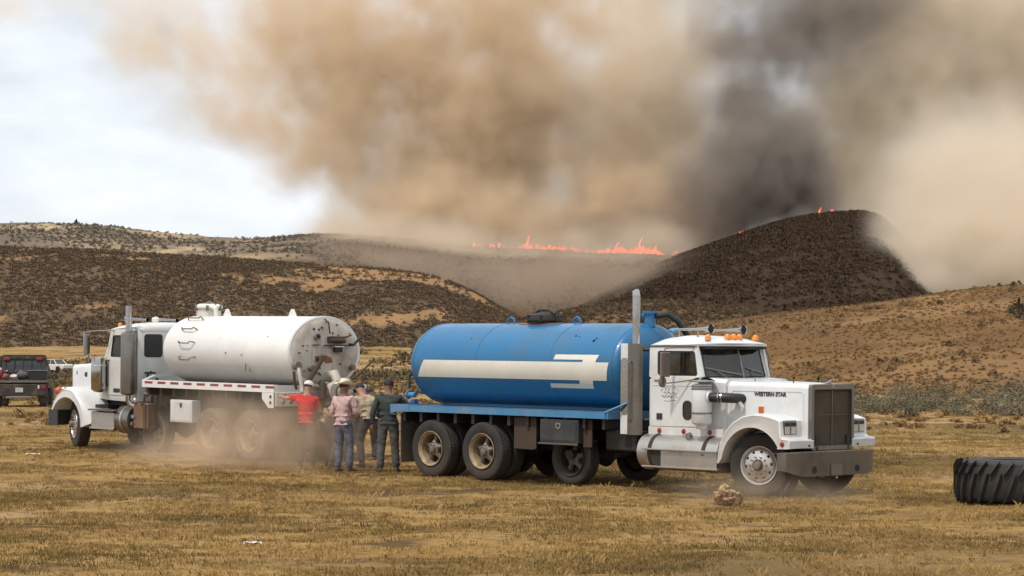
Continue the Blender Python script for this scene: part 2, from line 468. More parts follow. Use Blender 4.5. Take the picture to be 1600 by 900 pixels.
# ------------------------------------------------------------------ mesh builder
class MB:
    def __init__(s): s.bm = bmesh.new()
    def _xf(s, vs, M):
        if M is not None:
            for v in vs: v.co = M @ v.co
    def box(s, c, d, bev=0.0, M=None, seg=1):
        r = bmesh.ops.create_cube(s.bm, size=1.0)
        vs = r['verts']
        for v in vs: v.co = Vector((v.co.x * d[0], v.co.y * d[1], v.co.z * d[2]))
        if bev > 0:
            es = list({e for v in vs for e in v.link_edges})
            rr = bmesh.ops.bevel(s.bm, geom=es, offset=min(bev, min(d) * 0.49), segments=seg, affect='EDGES', profile=0.5)
            vs = list({v for f in rr['faces'] for v in f.verts} | {v for v in vs if v.is_valid})
        T = Matrix.Translation(c)
        if M is not None: T = T @ M
        for v in vs: v.co = T @ v.co
        return s
    def cyl(s, p0, p1, r0, r1=None, n=16, cap=True):
        if r1 is None: r1 = r0
        return s.tube([p0, p1], [r0, r1], n, cap)
    def tube(s, pts, r, n=10, cap=True, closed=False):
        pts = [Vector(p) for p in pts]
        if not isinstance(r, (list, tuple)): r = [r] * len(pts)
        rings = []
        up = None
        N = len(pts)
        for i, p in enumerate(pts):
            if closed: t = (pts[(i + 1) % N] - pts[i - 1])
            else: t = (pts[min(i + 1, N - 1)] - pts[max(i - 1, 0)])
            t = t.normalized() if t.length > 1e-9 else Vector((0, 0, 1))
            if up is None:
                up = Vector((0, 0, 1)) if abs(t.z) < 0.9 else Vector((1, 0, 0))
            a = t.cross(up)
            if a.length < 1e-6: a = t.orthogonal()
            a.normalize(); b = a.cross(t).normalized(); up = b
            rings.append([s.bm.verts.new(p + (a * math.cos(2 * PI * k / n) + b * math.sin(2 * PI * k / n)) * r[i]) for k in range(n)])
        for i in range(N if closed else N - 1):
            A, B = rings[i], rings[(i + 1) % N]
            for k in range(n):
                s.bm.faces.new((A[k], A[(k + 1) % n], B[(k + 1) % n], B[k]))
        if cap and not closed:
            try:
                s.bm.faces.new(rings[0][::-1]); s.bm.faces.new(rings[-1])
            except Exception: pass
        return s
    def loft(s, secs, cap=True, close=True):
        rows = [[s.bm.verts.new(Vector(p)) for p in sec] for sec in secs]
        n = len(rows[0])
        for A, B in zip(rows, rows[1:]):
            for k in range(n if close else n - 1):
                s.bm.faces.new((A[k], A[(k + 1) % n], B[(k + 1) % n], B[k]))
        if cap:
            s.bm.faces.new(rows[0][::-1]); s.bm.faces.new(rows[-1])
        return s
    def prism(s, poly, axis, a, b):
        """poly: 2-D points; axis 'x','y','z' is the extrusion direction"""
        def P(q, t):
            return {'x': (t, q[0], q[1]), 'y': (q[0], t, q[1]), 'z': (q[0], q[1], t)}[axis]
        A = [s.bm.verts.new(P(q, a)) for q in poly]; B = [s.bm.verts.new(P(q, b)) for q in poly]
        n = len(poly)
        for k in range(n): s.bm.faces.new((A[k], A[(k + 1) % n], B[(k + 1) % n], B[k]))
        s.bm.faces.new(A[::-1]); s.bm.faces.new(B)
        return s
    def lathe(s, prof, n=32, c=(0, 0, 0), axis='y', mod=None):
        """prof: (radius, offset along axis) pairs"""
        rows = []
        for j in range(n):
            a = 2 * PI * j / n
            row = []
            for i, (r, h) in enumerate(prof):
                if mod: r, h = mod(i, j, r, h)
                if axis == 'y': p = (r * math.cos(a), h, r * math.sin(a))
                elif axis == 'x': p = (h, r * math.cos(a), r * math.sin(a))
                else: p = (r * math.cos(a), r * math.sin(a), h)
                row.append(s.bm.verts.new(Vector(p) + Vector(c)))
            rows.append(row)
        for j in range(n):
            A, B = rows[j], rows[(j + 1) % n]
            for i in range(len(prof) - 1):
                s.bm.faces.new((A[i], B[i], B[i + 1], A[i + 1]))
        return s
    def sphere(s, c, r, sub=2, jit=0.0):
        rr = bmesh.ops.create_icosphere(s.bm, subdivisions=sub, radius=1.0)
        if not isinstance(r, (tuple, list)): r = (r, r, r)
        for v in rr['verts']:
            k = 1 + random.uniform(-jit, jit)
            v.co = Vector((v.co.x * r[0] * k, v.co.y * r[1] * k, v.co.z * r[2] * k)) + Vector(c)
        return s
    def build(s, name, mat, parent=None, smooth=35, loc=None, merge=False):
        bm = s.bm
        if merge: bmesh.ops.remove_doubles(bm, verts=bm.verts, dist=1e-4)
        bmesh.ops.recalc_face_normals(bm, faces=bm.faces)
        me = bpy.data.meshes.new(name)
        bm.to_mesh(me); bm.free()
        for p in me.polygons: p.use_smooth = True
        me.set_sharp_from_angle(angle=R_(smooth))
        if mat is not None: me.materials.append(mat)
        o = bpy.data.objects.new(name, me)
        COL.objects.link(o)
        if parent is not None: o.parent = parent
        if loc is not None: o.location = loc
        return o

def copy_tree(o, parent=None):
    c = o.copy(); COL.objects.link(c)
    c.parent = parent
    for ch in list(o.children): copy_tree(ch, c)
    return c

def text_mesh(name, body, size, mat, parent, M, depth=0.004, bold=0.0, sx=1.0):
    cu = bpy.data.curves.new(name, 'FONT')
    cu.body = body; cu.size = size; cu.extrude = depth; cu.align_x = 'CENTER'; cu.align_y = 'CENTER'; cu.offset = bold
    tmp = bpy.data.objects.new(name, cu)
    COL.objects.link(tmp)
    dg = bpy.context.evaluated_depsgraph_get()
    me = bpy.data.meshes.new_from_object(tmp.evaluated_get(dg))
    bpy.data.objects.remove(tmp)
    me.name = name
    me.transform(M @ Matrix.Diagonal((sx, 1, 1, 1)))
    o = bpy.data.objects.new(name, me)
    me.materials.clear(); me.materials.append(mat)
    COL.objects.link(o); o.parent = parent
    return o

# ------------------------------------------------------------------ vehicle materials
DUST = (0.30, 0.22, 0.14)
M_white = paint('white_paint', (0.66, 0.68, 0.69), 0.32, 0, DUST, 0.22, 2.2, (0.5, 1.7, 0.5), coat=0.3)
M_white2 = paint('aged_white_paint', (0.62, 0.63, 0.62), 0.38, 0, (0.40, 0.33, 0.25), 0.3, 1.6, (0.6, 1.6, 0.5), coat=0.15, streak=True)
M_tankwhite = paint('white_tank_paint', (0.70, 0.70, 0.69), 0.35, 0, (0.45, 0.40, 0.33), 0.22, 0.9, None, coat=0.15, streak=True)
M_tankend = paint('dirty_white_paint', (0.54, 0.50, 0.43), 0.55, 0, (0.20, 0.11, 0.055), 0.8, 1.5, None, spots=.30, spotcol=(.11, .05, .025), streak=True)
M_blue = paint('blue_paint', (0.006, 0.128, 0.30), 0.36, 0, (0.05, 0.12, 0.17), 0.6, 0.9, None, coat=0.25, streak=True)
M_rail = paint('blue_rail_paint', (0.05, 0.20, 0.38), 0.45, 0, DUST, 0.35, 2.0)
M_cream = paint('cream_stripe_paint', (0.66, 0.64, 0.57), 0.4, 0, (0.40, 0.36, 0.30), 0.25, 1.0, streak=True)
M_chrome = paint('chrome', (0.46, 0.46, 0.46), 0.12, 1.0, (0.25, 0.19, 0.13), 0.35, 3.0, (0.4, 1.2, 0.55))
M_steel = paint('dull_steel', (0.24, 0.225, 0.20), 0.32, 0.9, (0.14, 0.105, 0.07), 0.6, 3.0)
M_alu = paint('aluminium_tank', (0.52, 0.50, 0.47), 0.30, 0.85, (0.30, 0.23, 0.16), 0.6, 2.0, (0.3, 1.0, 0.75))
M_bump = paint('dusty_bumper_steel', (0.17, 0.145, 0.115), 0.32, 0.75, (0.105, 0.078, 0.052), 0.75, 2.0)
M_grille = paint('grille_shell', (0.22, 0.20, 0.17), 0.42, 0.7, (0.17, 0.13, 0.095), 0.5, 2.0)
M_grmesh = paint('grille_mesh', (0.15, 0.125, 0.09), 0.6, 0.4, (0.14, 0.10, 0.07), 0.6, 2.0)
M_black = paint('black_chassis', (0.014, 0.013, 0.012), 0.6, 0, (0.06, 0.045, 0.032), 0.5, 3.0, (0.2, 1.1, 0.6))
M_rust = paint('rusty_brown_steel', (0.055, 0.034, 0.022), 0.75, 0.1, (0.10, 0.068, 0.045), 0.55, 3.0)
M_rubber = paint('dusty_tyre_rubber', (0.020, 0.019, 0.018), 0.8, 0, (0.095, 0.07, 0.052), 0.5, 3.0, (0.0, 1.0, 0.6))
M_rubberd = paint('very_dusty_tyre_rubber', (0.05, 0.045, 0.04), 0.85, 0, (0.22, 0.165, 0.115), 0.8, 3.0, (0.0, 1.1, 0.8))
M_wheel = paint('polished_wheel', (0.60, 0.58, 0.55), 0.32, 0.75, (0.32, 0.25, 0.18), 0.45, 5.0)
M_dayton = paint('cream_rusty_rim', (0.30, 0.225, 0.125), 0.55, 0.0, (0.11, 0.065, 0.04), 0.85, 7.0)
M_hub = paint('dusty_hub', (0.20, 0.17, 0.14), 0.6, 0.3, (0.20, 0.13, 0.08), 0.6, 9.0)
M_glass = plain('dark_glass', (0.028, 0.032, 0.030), 0.04)
M_glass.node_tree.nodes['Principled BSDF'].inputs['Specular IOR Level'].default_value = 0.7
M_dark = plain('dark_hollow', (0.012, 0.011, 0.010), 0.8)
M_gasket = plain('black_gasket', (0.015, 0.015, 0.015), 0.5)
M_amber = plain('amber_lens', (0.75, 0.24, 0.03), 0.25)
M_orange = plain('orange_marker', (0.50, 0.09, 0.02), 0.35)
M_redlens = plain('red_lens', (0.28, 0.02, 0.015), 0.3)
M_lens = plain('headlight_lens', (0.55, 0.55, 0.52), 0.12, 0.3)
M_decal = plain('black_decal', (0.03, 0.03, 0.035), 0.5)
M_plate = plain('worn_plate', (0.45, 0.44, 0.42), 0.5)
M_redtape = plain('red_tape', (0.22, 0.03, 0.03), 0.45)
M_whitetape = plain('white_tape', (0.70, 0.68, 0.64), 0.45)
M_door = paint('toolbox_dark', (0.035, 0.04, 0.045), 0.45, 0.2, (0.14, 0.11, 0.08), 0.4, 3.0)
M_boxwhite = paint('toolbox_grey', (0.60, 0.62, 0.64), 0.4, 0.1, DUST, 0.25, 3.0)
M_brownbox = paint('brown_battery_box', (0.15, 0.085, 0.05), 0.6, 0.2, (0.26, 0.17, 0.11), 0.5, 3.0)
M_crust = plain('tank_rust_stain', (0.20, 0.095, 0.045), 0.85)

# ------------------------------------------------------------------ wheels (axis along y, outer face towards -y)
def tyre_part(R, w, rr, mat, parent, dual=False, tread=60):
    hw = w / 2
    mb = MB()
    def ring(c):
        prof = [(rr, c - hw * 0.78), (rr + 0.03, c - hw * 0.92), (rr + (R - rr) * 0.5, c - hw * 1.02), (R * 0.935, c - hw * 0.97), (R * 0.975, c - hw * 0.90), (R * 0.995, c - hw * 0.80),
                (R, c - hw * 0.55), (R * 0.975, c - hw * 0.5), (R * 0.975, c - hw * 0.42), (R, c - hw * 0.38), (R, c - hw * 0.08), (R * .975, c - hw * 0.05), (R * .975, c + hw * 0.05), (R, c + hw * 0.08),
                (R, c + hw * 0.38), (R * 0.975, c + hw * 0.42), (R * 0.975, c + hw * 0.5), (R, c + hw * 0.55), (R * 0.995, c + hw * 0.80), (R * 0.975, c + hw * 0.90), (R * 0.935, c + hw * 0.97), (rr + (R - rr) * 0.5, c + hw * 1.02), (rr + 0.03, c + hw * 0.92), (rr, c + hw * 0.78)]
        def mod(i, j, r, h):
            if (4 <= i <= 6 or 17 <= i <= 19) and j % 2: return r * 0.975, h
            return r, h
        mb.lathe(prof, tread * 2, (0, 0, 0), 'y', mod)
    ring(hw)
    if dual: ring(hw + w + 0.07)
    return mb.build('tyre', mat, parent, 30)

def disc_wheel(parent, loc, R, steer=0.0, side=-1, style='disc', mat=None, dual=False, rimmat=None):
    """side -1: outer face to -y, +1: to +y"""
    w = empty('wheel', loc, (0, 0, steer + (PI if side > 0 else 0)), parent)
    rr = 0.30
    tw = 0.27
    tyre_part(R, tw, rr, mat or M_rubber, w, dual)
    rm = rimmat or M_wheel
    mb = MB()
    if style == 'disc':     # front: convex disc with ten hand holes and a hub with studs
        prof = [(0.315, 0.005), (0.318, -0.008), (0.30, -0.004), (0.288, 0.03), (0.265, 0.055)]
        mb.lathe(prof + [(0.265, 0.2)], 48)
        face = lambda r: -0.02 - 0.05 * (1 - (r / 0.265) ** 2) if r < 0.265 else 0.03
        n = 60
        rings = [0.265, 0.238, 0.205, 0.178, 0.14, 0.10]
        rows = []
        for r in rings:
            rows.append([mb.bm.verts.new((r * math.cos(2 * PI * k / n), 0.045 if r > .26 else 0.01 - 0.05 * (0.265 - r) / 0.165, r * math.sin(2 * PI * k / n))) for k in range(n)])
        for i in range(len(rings) - 1):
            for k in range(n):
                if i == 1 and k % 6 in (0, 1): continue       # the hand holes
                mb.bm.faces.new((rows[i][k], rows[i][(k + 1) % n], rows[i + 1][(k + 1) % n], rows[i + 1][k]))
        mb.build('rim', rm, w, 40)
        h = MB().lathe([(0.001, -0.115), (0.055, -0.11), (0.068, -0.09), (0.07, -0.03), (0.10, -0.03), (0.105, 0.0)], 24)
        h.build('hub', M_hub if rm is M_wheel else M_steel, w, 40)
        nb = MB()
        for k in range(10):
            a = 2 * PI * k / 10
            nb.cyl((0.143 * math.cos(a), -0.02, 0.143 * math.sin(a)), (0.143 * math.cos(a), -0.07, 0.143 * math.sin(a)), 0.017, 0.014, 8)
        nb.build('wheel_nut', M_chrome, w, 40)['kind'] = 'stuff'
        MB().lathe([(0.001, 0.07), (0.262, 0.07)], 24).build('brake_drum', M_dark, w)
    else:                   # rear: deep dished demountable rim with a cast spoke hub
        prof = [(0.315, 0.0), (0.326, -0.010), (0.318, -0.016), (0.302, -0.004), (0.292, 0.02), (0.272, 0.035), (0.266, 0.10), (0.262, 0.24), (0.24, 0.25)]
        mb.lathe(prof, 48)
        mb.build('rim', rm, w, 40)
        sp = MB()
        for k in range(5):
            a = 2 * PI * k / 5 + 0.3
            ca, sa = math.cos(a), math.sin(a)
            sp.tube([(0.09 * ca, 0.10, 0.09 * sa), (0.16 * ca, 0.14, 0.16 * sa), (0.25 * ca, 0.17, 0.25 * sa)], [0.055, 0.045, 0.05], 8)
        sp.lathe([(0.001, 0.02), (0.06, 0.022), (0.078, 0.035), (0.085, 0.06), (0.12, 0.08), (0.125, 0.24)], 20)
        sp.build('hub', M_hub, w, 35)
        nb = MB()
        for k in range(8):
            a = 2 * PI * k / 8
            nb.cyl((0.068 * math.cos(a), 0.03, 0.068 * math.sin(a)), (0.068 * math.cos(a), 0.008, 0.068 * math.sin(a)), 0.011, 0.009, 6)
        nb.build('wheel_nut', M_steel, w, 40)['kind'] = 'stuff'
        MB().lathe([(0.001, 0.22), (0.262, 0.225)], 24).build('brake_drum', M_rust, w)
    return w

def ellipse_tank(x0, x1, a, b, zc, dish, n=64, rows=10):
    """horizontal elliptical tank shell from x0 (rear) to x1 (front) with dished heads; returns list of section rings"""
    secs = []
    def ring(x, k):
        return [(x, a * k * math.cos(2 * PI * j / n), zc + b * k * math.sin(2 * PI * j / n)) for j in range(n)]
    for i in range(rows + 1):
        t = i / rows * PI / 2
        secs.append(ring(x0 - dish * math.cos(t), max(0.02, math.sin(t) ** 0.62)))
    m = 8
    for i in range(1, m): secs.append(ring(x0 + (x1 - x0) * i / m, 1))
    for i in range(rows, -1, -1):
        t = i / rows * PI / 2
        secs.append(ring(x1 + dish * math.cos(t), max(0.02, math.sin(t) ** 0.62)))
    return secs

def tank_band(x, a, b, zc, w, h, n=64):
    r = []
    for (dx, k) in ((-w / 2, -0.01), (-w / 2, h), (w / 2, h), (w / 2, -0.01)):
        r.append([(x + dx, (a + k) * math.cos(2 * PI * j / n), zc + (b + k) * math.sin(2 * PI * j / n)) for j in range(n)])
    return r

def tank_decal(polys, a, b, zc, side, off=0.004):
    """flat paint laid on the tank wall: polygons in (x, z), split into fine strips that follow the curve"""
    mb = MB()
    for (xa, xb, za, zb, sa, sb) in polys:      # quad: x at the bottom shifted by slant sa (left) and sb (right)
        m = max(2, int(abs(zb - za) / 0.03)); nx = max(1, int(abs(xb - xa) / 0.4))
        rows = []
        for i in range(m + 1):
            z = za + (zb - za) * i / m
            ss = max(-0.999, min(0.999, (z - zc) / (b + off)))
            y = side * (a + off) * math.sqrt(1 - ss * ss)
            l = xa + sa * i / m; r = xb + sb * i / m
            rows.append([(l + (r - l) * j / nx, y, z) for j in range(nx + 1)])
        mb.loft(rows, cap=False, close=False)
    return mb
# see-through tinted glass
def glass_mat(name, tint=0.45):
    m = bpy.data.materials.new(name); m.use_nodes = True
    nt = m.node_tree; nt.nodes.clear()
    out = nt.nodes.new('ShaderNodeOutputMaterial')
    tr = nt.nodes.new('ShaderNodeBsdfTransparent'); tr.inputs[0].default_value = (tint, tint * 1.02, tint * 0.95, 1)
    gl = nt.nodes.new('ShaderNodeBsdfGlossy'); gl.inputs['Roughness'].default_value = 0.03
    df = nt.nodes.new('ShaderNodeBsdfDiffuse'); df.inputs[0].default_value = (0.16, 0.14, 0.10, 1)
    fr = nt.nodes.new('ShaderNodeFresnel'); fr.inputs['IOR'].default_value = 1.5
    mx = nt.nodes.new('ShaderNodeMixShader'); mx2 = nt.nodes.new('ShaderNodeMixShader')
    tcn = nt.nodes.new('ShaderNodeTexCoord')
    d = _ramp(nt, _noise(nt, tcn.outputs['Object'], 4, 5, .6), 0.4, 0.75, 0.05, 0.30)
    nt.links.new(d, mx2.inputs[0]); nt.links.new(tr.outputs[0], mx2.inputs[1]); nt.links.new(df.outputs[0], mx2.inputs[2])
    nt.links.new(fr.outputs[0], mx.inputs[0]); nt.links.new(mx2.outputs[0], mx.inputs[1]); nt.links.new(gl.outputs[0], mx.inputs[2])
    nt.links.new(mx.outputs[0], out.inputs[0])
    return m
M_win = glass_mat('dusty_window_glass', 0.42)

def holed(mb, outer, inner, axis, a, b):
    """slab with a window: outer and inner outlines have the same number of points"""
    def P(q, t): return {'x': (t, q[0], q[1]), 'y': (q[0], t, q[1]), 'z': (q[0], q[1], t)}[axis]
    n = len(outer)
    V = [[mb.bm.verts.new(P(q, t)) for q in o] for o in (outer, inner) for t in (a, b)]
    oa, ob, ia, ib = V
    for k in range(n):
        j = (k + 1) % n
        for q in ((oa[k], oa[j], ia[j], ia[k]), (ob[k], ib[k], ib[j], ob[j]), (oa[k], ob[k], ob[j], oa[j]), (ia[k], ia[j], ib[j], ib[k])):
            mb.bm.faces.new(q)

def rrect(x0, x1, z0, z1, r, n=3, sl0=0.0, sl1=0.0):
    """rounded rectangle; sl0/sl1 shear the left/right edge (offset at the top)"""
    pts = []
    for (cx, cz, a0) in ((x1 - r, z0 + r, -90), (x1 - r, z1 - r, 0), (x0 + r, z1 - r, 90), (x0 + r, z0 + r, 180)):
        for k in range(n + 1):
            a = R_(a0 + 90 * k / n)
            px, pz = cx + r * math.cos(a), cz + r * math.sin(a)
            t = (pz - z0) / (z1 - z0)
            px += (sl1 if cx > (x0 + x1) / 2 else sl0) * t
            pts.append((px, pz))
    return pts

def roof_loft(xs, hw, ze, crowns, bulge, n=14, under=None):
    secs = []
    for x, k, bl, w, z in zip(xs, crowns, bulge, hw, ze):
        sec = []
        for i in range(n + 1):
            s_ = -1 + 2 * i / n
            y = w * s_
            zz = z + k * (1 - abs(s_) ** 3.2)
            sec.append((x + bl * (1 - s_ * s_), y, zz))
        for i in range(n, -1, -1):
            s_ = -1 + 2 * i / n
            sec.append((x + bl * (1 - s_ * s_), w * s_ * 0.98, z - 0.035))
        secs.append(sec)
    return secs

# ================================================================== the blue tanker truck
TH_B = 0.778
B = empty('tanker_truck', (4.685, 38.758, 0.005), (0, 0.011, -TH_B))
tag(B, 'white tractor truck carrying a long blue tank with a cream arrow stripe', 'truck')

# chassis and running gear
mb = MB()
for y in (-0.43, 0.43): mb.box((-3.75, y, 0.90), (9.1, 0.08, 0.26))
for x in (-8.2, -7.3, -6.1, -5.2, -3.3, -1.0, 0.5): mb.box((x, 0, 0.88), (0.12, 0.80, 0.18))
mb.box((-1.2, 0, 0.95), (1.9, 0.9, 0.5)); mb.box((0.2, 0, 1.05), (0.9, 0.85, 0.7))
mb.tube([(-1.6, 0, .75), (-4, 0, .62), (-6.2, 0, .6)], 0.07, 10)
mb.build('chassis', M_black, B)
mb = MB()
for x in (-7.52, -6.17, -4.23): MB().tube([(x, -0.95, .53), (x, -.25, .53), (x, 0, .53), (x, .25, .53), (x, .95, .53)], [.09, .1, .24, .1, .09], 12).build('axle', M_black, B)
MB().tube([(0, -0.9, .5), (0, -.6, .42), (0, .6, .42), (0, .9, .5)], 0.06, 10).build('axle', M_black, B)
for y in (-.5, .5):
    mb.box((-6.85, y, .72), (1.5, .09, .12)); mb.box((0.0, y, .62), (1.3, .08, .07))
    for x in (-7.6, -6.1): mb.cyl((x, y, .6), (x, y, 1.0), .09)
mb.build('suspension', M_black, B)['kind'] = 'stuff'
def wheel_name(w): return w
disc_wheel(B, (0, -0.93, .528), .528, R_(17), -1, 'disc', M_rubber)
disc_wheel(B, (0, 0.93, .528), .528, R_(17), 1, 'disc', M_rubber)
for x in (-7.52, -6.17):
    disc_wheel(B, (x, -1.2, .53), .53, 0, -1, 'spoke', M_rubber, True, M_dayton)
    disc_wheel(B, (x, 1.2, .53), .53, 0, 1, 'spoke', M_rubber, True, M_dayton)
disc_wheel(B, (-4.23, -.92, .48), .48, 0, -1, 'spoke', M_black, False, M_black)  # near pusher wheel: the deck's shade is put into its black tyre and rim
disc_wheel(B, (-4.23, 1.05, .48), .48, 0, 1, 'spoke', M_rubber, False, M_rust)

# deck
mb = MB()
for s in (-1, 1):
    mb.box((-5.86, s * 1.20, 1.262), (5.42, 0.03, 0.125))
    mb.box((-5.86, s * 1.17, 1.322), (5.42, 0.09, 0.012))
    mb.prism([(-8.60, 1.16), (-8.62, 1.325), (-8.1, 1.33), (-8.1, 1.195), (-8.42, 1.19)], 'y', s * 1.222, s * 1.19)
    mb.tube([(-3.16, s * 1.2, 1.31), (-2.72, s * 0.98, 1.52)], 0.022, 6)
mb.box((-8.59, 0, 1.26), (0.05, 2.38, 0.13)); mb.box((-3.13, 0, 1.26), (0.05, 2.38, 0.13))
mb.build('deck_rail', M_rail, B)
MB().box((-5.86, 0, 1.290), (5.36, 2.28, 0.03)).build('deck_plate', M_rail, B)
mb = MB()
for x in np.arange(-8.3, -3.2, 0.46): mb.box((float(x), 0, 1.14), (0.07, 2.3, 0.25))
mb.build('deck_crossmember', M_black, B)['kind'] = 'stuff'
for s in (-1, 1):
    MB().box((-8.36, s * .88, .70), (0.02, .60, .92), 0.004).build('mudflap', M_rubberd, B)
    MB().prism([(-5.45, .61), (-5.45, 1.17), (-4.90, 1.17), (-4.90, .62), (-5.0, .60)], 'y', s * 1.07, s * 1.10).build('side_panel', M_rust, B)
# toolbox with lid, latch and lower ledge
tb = MB().box((-4.255, -1.12, .955), (.92, .16, .41), 0.012).build('toolbox', M_door, B)
MB().box((-4.255, -1.205, .955), (.84, .012, .33), 0.004).build('lid', M_door, tb)
MB().box((-4.26, -1.21, .735), (.95, .03, .03)).build('ledge', M_steel, tb)
MB().prism([(-4.315, 1.10), (-4.315, 1.02), (-4.255, .985), (-4.195, 1.02), (-4.195, 1.10)], 'y', -1.212, -1.222).build('latch', M_chrome, tb)
MB().box((-4.255, -1.224, 1.05), (.05, .006, .05)).build('latch_handle', M_dark, tb)
MB().box((-3.67, -1.07, .93), (.20, .03, .48)).build('side_panel', M_rust, B)
MB().box((-3.1, -.6, .82), (.7, .55, .36), .03).build('battery_box', M_black, B)
mb = MB().cyl((-2.75, -.62, .55), (-2.75, -.62, .95), .12)
mb.tube([(-2.68, -.95, .95), (-2.68, -.95, .7), (-2.5, -.8, .6), (-2.2, -.5, .6)], .06, 10); mb.build('exhaust_elbow', M_rust, B)

# the tank
TZ, TA, TB_ = 2.095, 0.965, 0.765
tank = MB().loft(ellipse_tank(-8.27, -3.25, TA, TB_, TZ, 0.26)).build('tank', M_blue, B, 50)
for x in (-8.27, -6.62, -4.74, -3.25):
    MB().loft(tank_band(x, TA, TB_, TZ, .035, .0035), cap=False).build('weld_seam', M_blue, tank, 30)
q = tank_decal([(-8.17, -3.38, 1.85, 2.17, .20, .08), (-4.63, -3.60, 2.212, 2.30, .04, .055), (-3.93, -3.61, 2.17, 2.212, .02, .01), (-4.79, -3.75, 1.705, 1.785, .03, .02), (-4.05, -3.73, 1.785, 1.85, .02, .025)], TA, TB_, TZ, -1, .005)
tag(q.build('arrow_stripe', M_cream, tank, 60), 'cream stripe ending in a hooked arrow')
q = tank_decal([(-8.17, -3.38, 1.85, 2.17, .20, .08), (-4.63, -3.60, 2.212, 2.30, .04, .055), (-3.93, -3.61, 2.17, 2.212, .02, .01), (-4.79, -3.75, 1.705, 1.785, .03, .02), (-4.05, -3.73, 1.785, 1.85, .02, .025)], TA, TB_, TZ, 1, .005)
q.build('arrow_stripe', M_cream, tank, 60)
MB().box((-5.75, 0, 1.36), (4.9, .5, .12)).build('tank_saddle', M_rail, B)
mb = MB()
mb.loft([[(-5.77 + r * math.cos(a) * 1.35, r * .62 * math.sin(a) , TZ + (TB_ + .006 + dz) * math.sqrt(1 - (r * .62 * math.sin(a) / TA) ** 2)) for a in [2 * PI * k / 24 for k in range(24)]] for r, dz in ((.30 + .17, 0), (.46, .003), (.30, .003))], cap=False)
tag(mb.build('oil_stain', M_crust, tank, 60), 'dark brown spill around the hatch')
mh = MB().lathe([(.001, .17), (.17, .18), (.26, .14), (.27, .10), (.32, .09), (.325, .04), (.28, .03), (.28, -.06)], 28, (-5.77, 0, 2.87), 'z').build('hatch', M_black, tank)
mb = MB()
for k in range(6):
    a = 2 * PI * k / 6
    mb.box((-5.77 + .31 * math.cos(a), .31 * math.sin(a), 2.95), (.06, .06, .13), .01)
mb.tube([(-6.05, 0, 3.03), (-5.9, 0, 3.10), (-5.65, 0, 3.10), (-5.5, 0, 3.03)], .025, 6)
mb.build('hatch_clamp', M_black, mh)
for x in (-6.63, -4.95):
    mb = MB(); mb.tube([(x - .09, 0, 2.84), (x - .08, 0, 2.93), (x, 0, 2.97), (x + .08, 0, 2.93), (x + .09, 0, 2.84)], .022, 6)
    mb.box((x, 0, 2.865), (.22, .05, .02)); mb.build('lifting_lug', M_blue, tank)
mb = MB().cyl((-3.2, 0, 2.8), (-3.2, 0, 3.03), .10, .09); mb.cyl((-3.2, 0, 3.03), (-3.2, 0, 3.08), .13); mb.tube([(-3.2, 0, 2.98), (-3.32, -.05, 3.0)], .07)
mb.build('vent_pipe', M_blue, tank)
MB().tube([(-3.15, .05, 2.99), (-2.95, .2, 3.02), (-2.85, .35, 2.9), (-2.8, .5, 2.7), (-2.78, .7, 2.5)], .055, 10).build('hose', M_gasket, tank)
for (x, z, r) in ((-4.33, 2.63, .022), (-4.24, 2.62, .013), (-3.82, 2.55, .035), (-3.79, 2.59, .02), (-6.9, 2.57, .012)):
    ss = (z - TZ) / TB_; y = -(TA + .004) * math.sqrt(1 - ss * ss)
    nrm = Vector((0, y / TA ** 2, (z - TZ) / TB_ ** 2)).normalized()
    MB().cyl(Vector((x, y, z)), Vector((x, y, z)) + nrm * .006, r, r * .8, 7).build('rust_hole', M_dark, tank)
mb = MB().tube([(-8.46, -.70, 2.05), (-8.54, -.80, 1.85), (-8.52, -.82, 1.62)], .024, 8); mb.build('rear_hose', M_gasket, tank)
mb = MB().cyl((-8.35, -.82, 1.5), (-8.55, -.82, 1.5), .05); mb.cyl((-8.52, -.82, 1.5), (-8.55, -.82, 1.5), .08); mb.cyl((-8.4, -.3, 1.6), (-8.7, -.3, 1.6), .1)
mb.cyl((-8.45, -.7, 1.36), (-8.6, -.7, 1.36), .06); mb.build('outlet_valve', M_rail, tank)

# cab body
cab = MB()
n = 10
def cab_sec(x, w, z0, z1, r=.06):
    return [(x, -w + r * .3, z0), (x, -w, z0 + r), (x, -w, z1 - r), (x, -w + r, z1), (x, w - r, z1), (x, w, z1 - r), (x, w, z0 + r), (x, w - r * .3, z0)]
cab.loft([cab_sec(-2.44, .86, .96, 1.93), cab_sec(-2.41, .895, .94, 1.945), cab_sec(-1.30, .90, .955, 1.945), cab_sec(-1.20, .89, .96, 1.94), cab_sec(-.78, .845, .98, 1.915)])
cabo = cab.build('cab', M_white, B, 30)
# greenhouse: side frames with window openings, rear wall, windscreen pillars
for s in (-1, 1):
    mb = MB()
    holed(mb, rrect(-2.42, -1.22, 1.93, 2.475, .03, 3, .01, -.14), rrect(-2.235, -1.345, 1.965, 2.385, .05, 3, 0, -.065), 'y', s * .90, s * .855)
    mb.build('door_frame', M_white, cabo, 30)
    mb = MB()
    holed(mb, rrect(-2.235, -1.345, 1.965, 2.385, .05, 3, 0, -.065), rrect(-2.205, -1.375, 1.99, 2.36, .04, 3, 0, -.06), 'y', s * .892, s * .868)
    mb.build('window_seal', M_gasket, cabo, 30)
    MB().prism(rrect(-2.21, -1.37, 1.985, 2.365, .04, 3, 0, -.06), 'y', s * .880, s * .874).build('side_window', M_win, cabo)
    MB().box((-1.66, s * .884, 2.175), (.022, .016, .38)).build('window_divider', M_gasket, cabo)
mb = MB()
holed(mb, rrect(-.875, .875, 1.93, 2.47, .03), rrect(-.45, .45, 2.03, 2.36, .05), 'x', -2.425, -2.385)
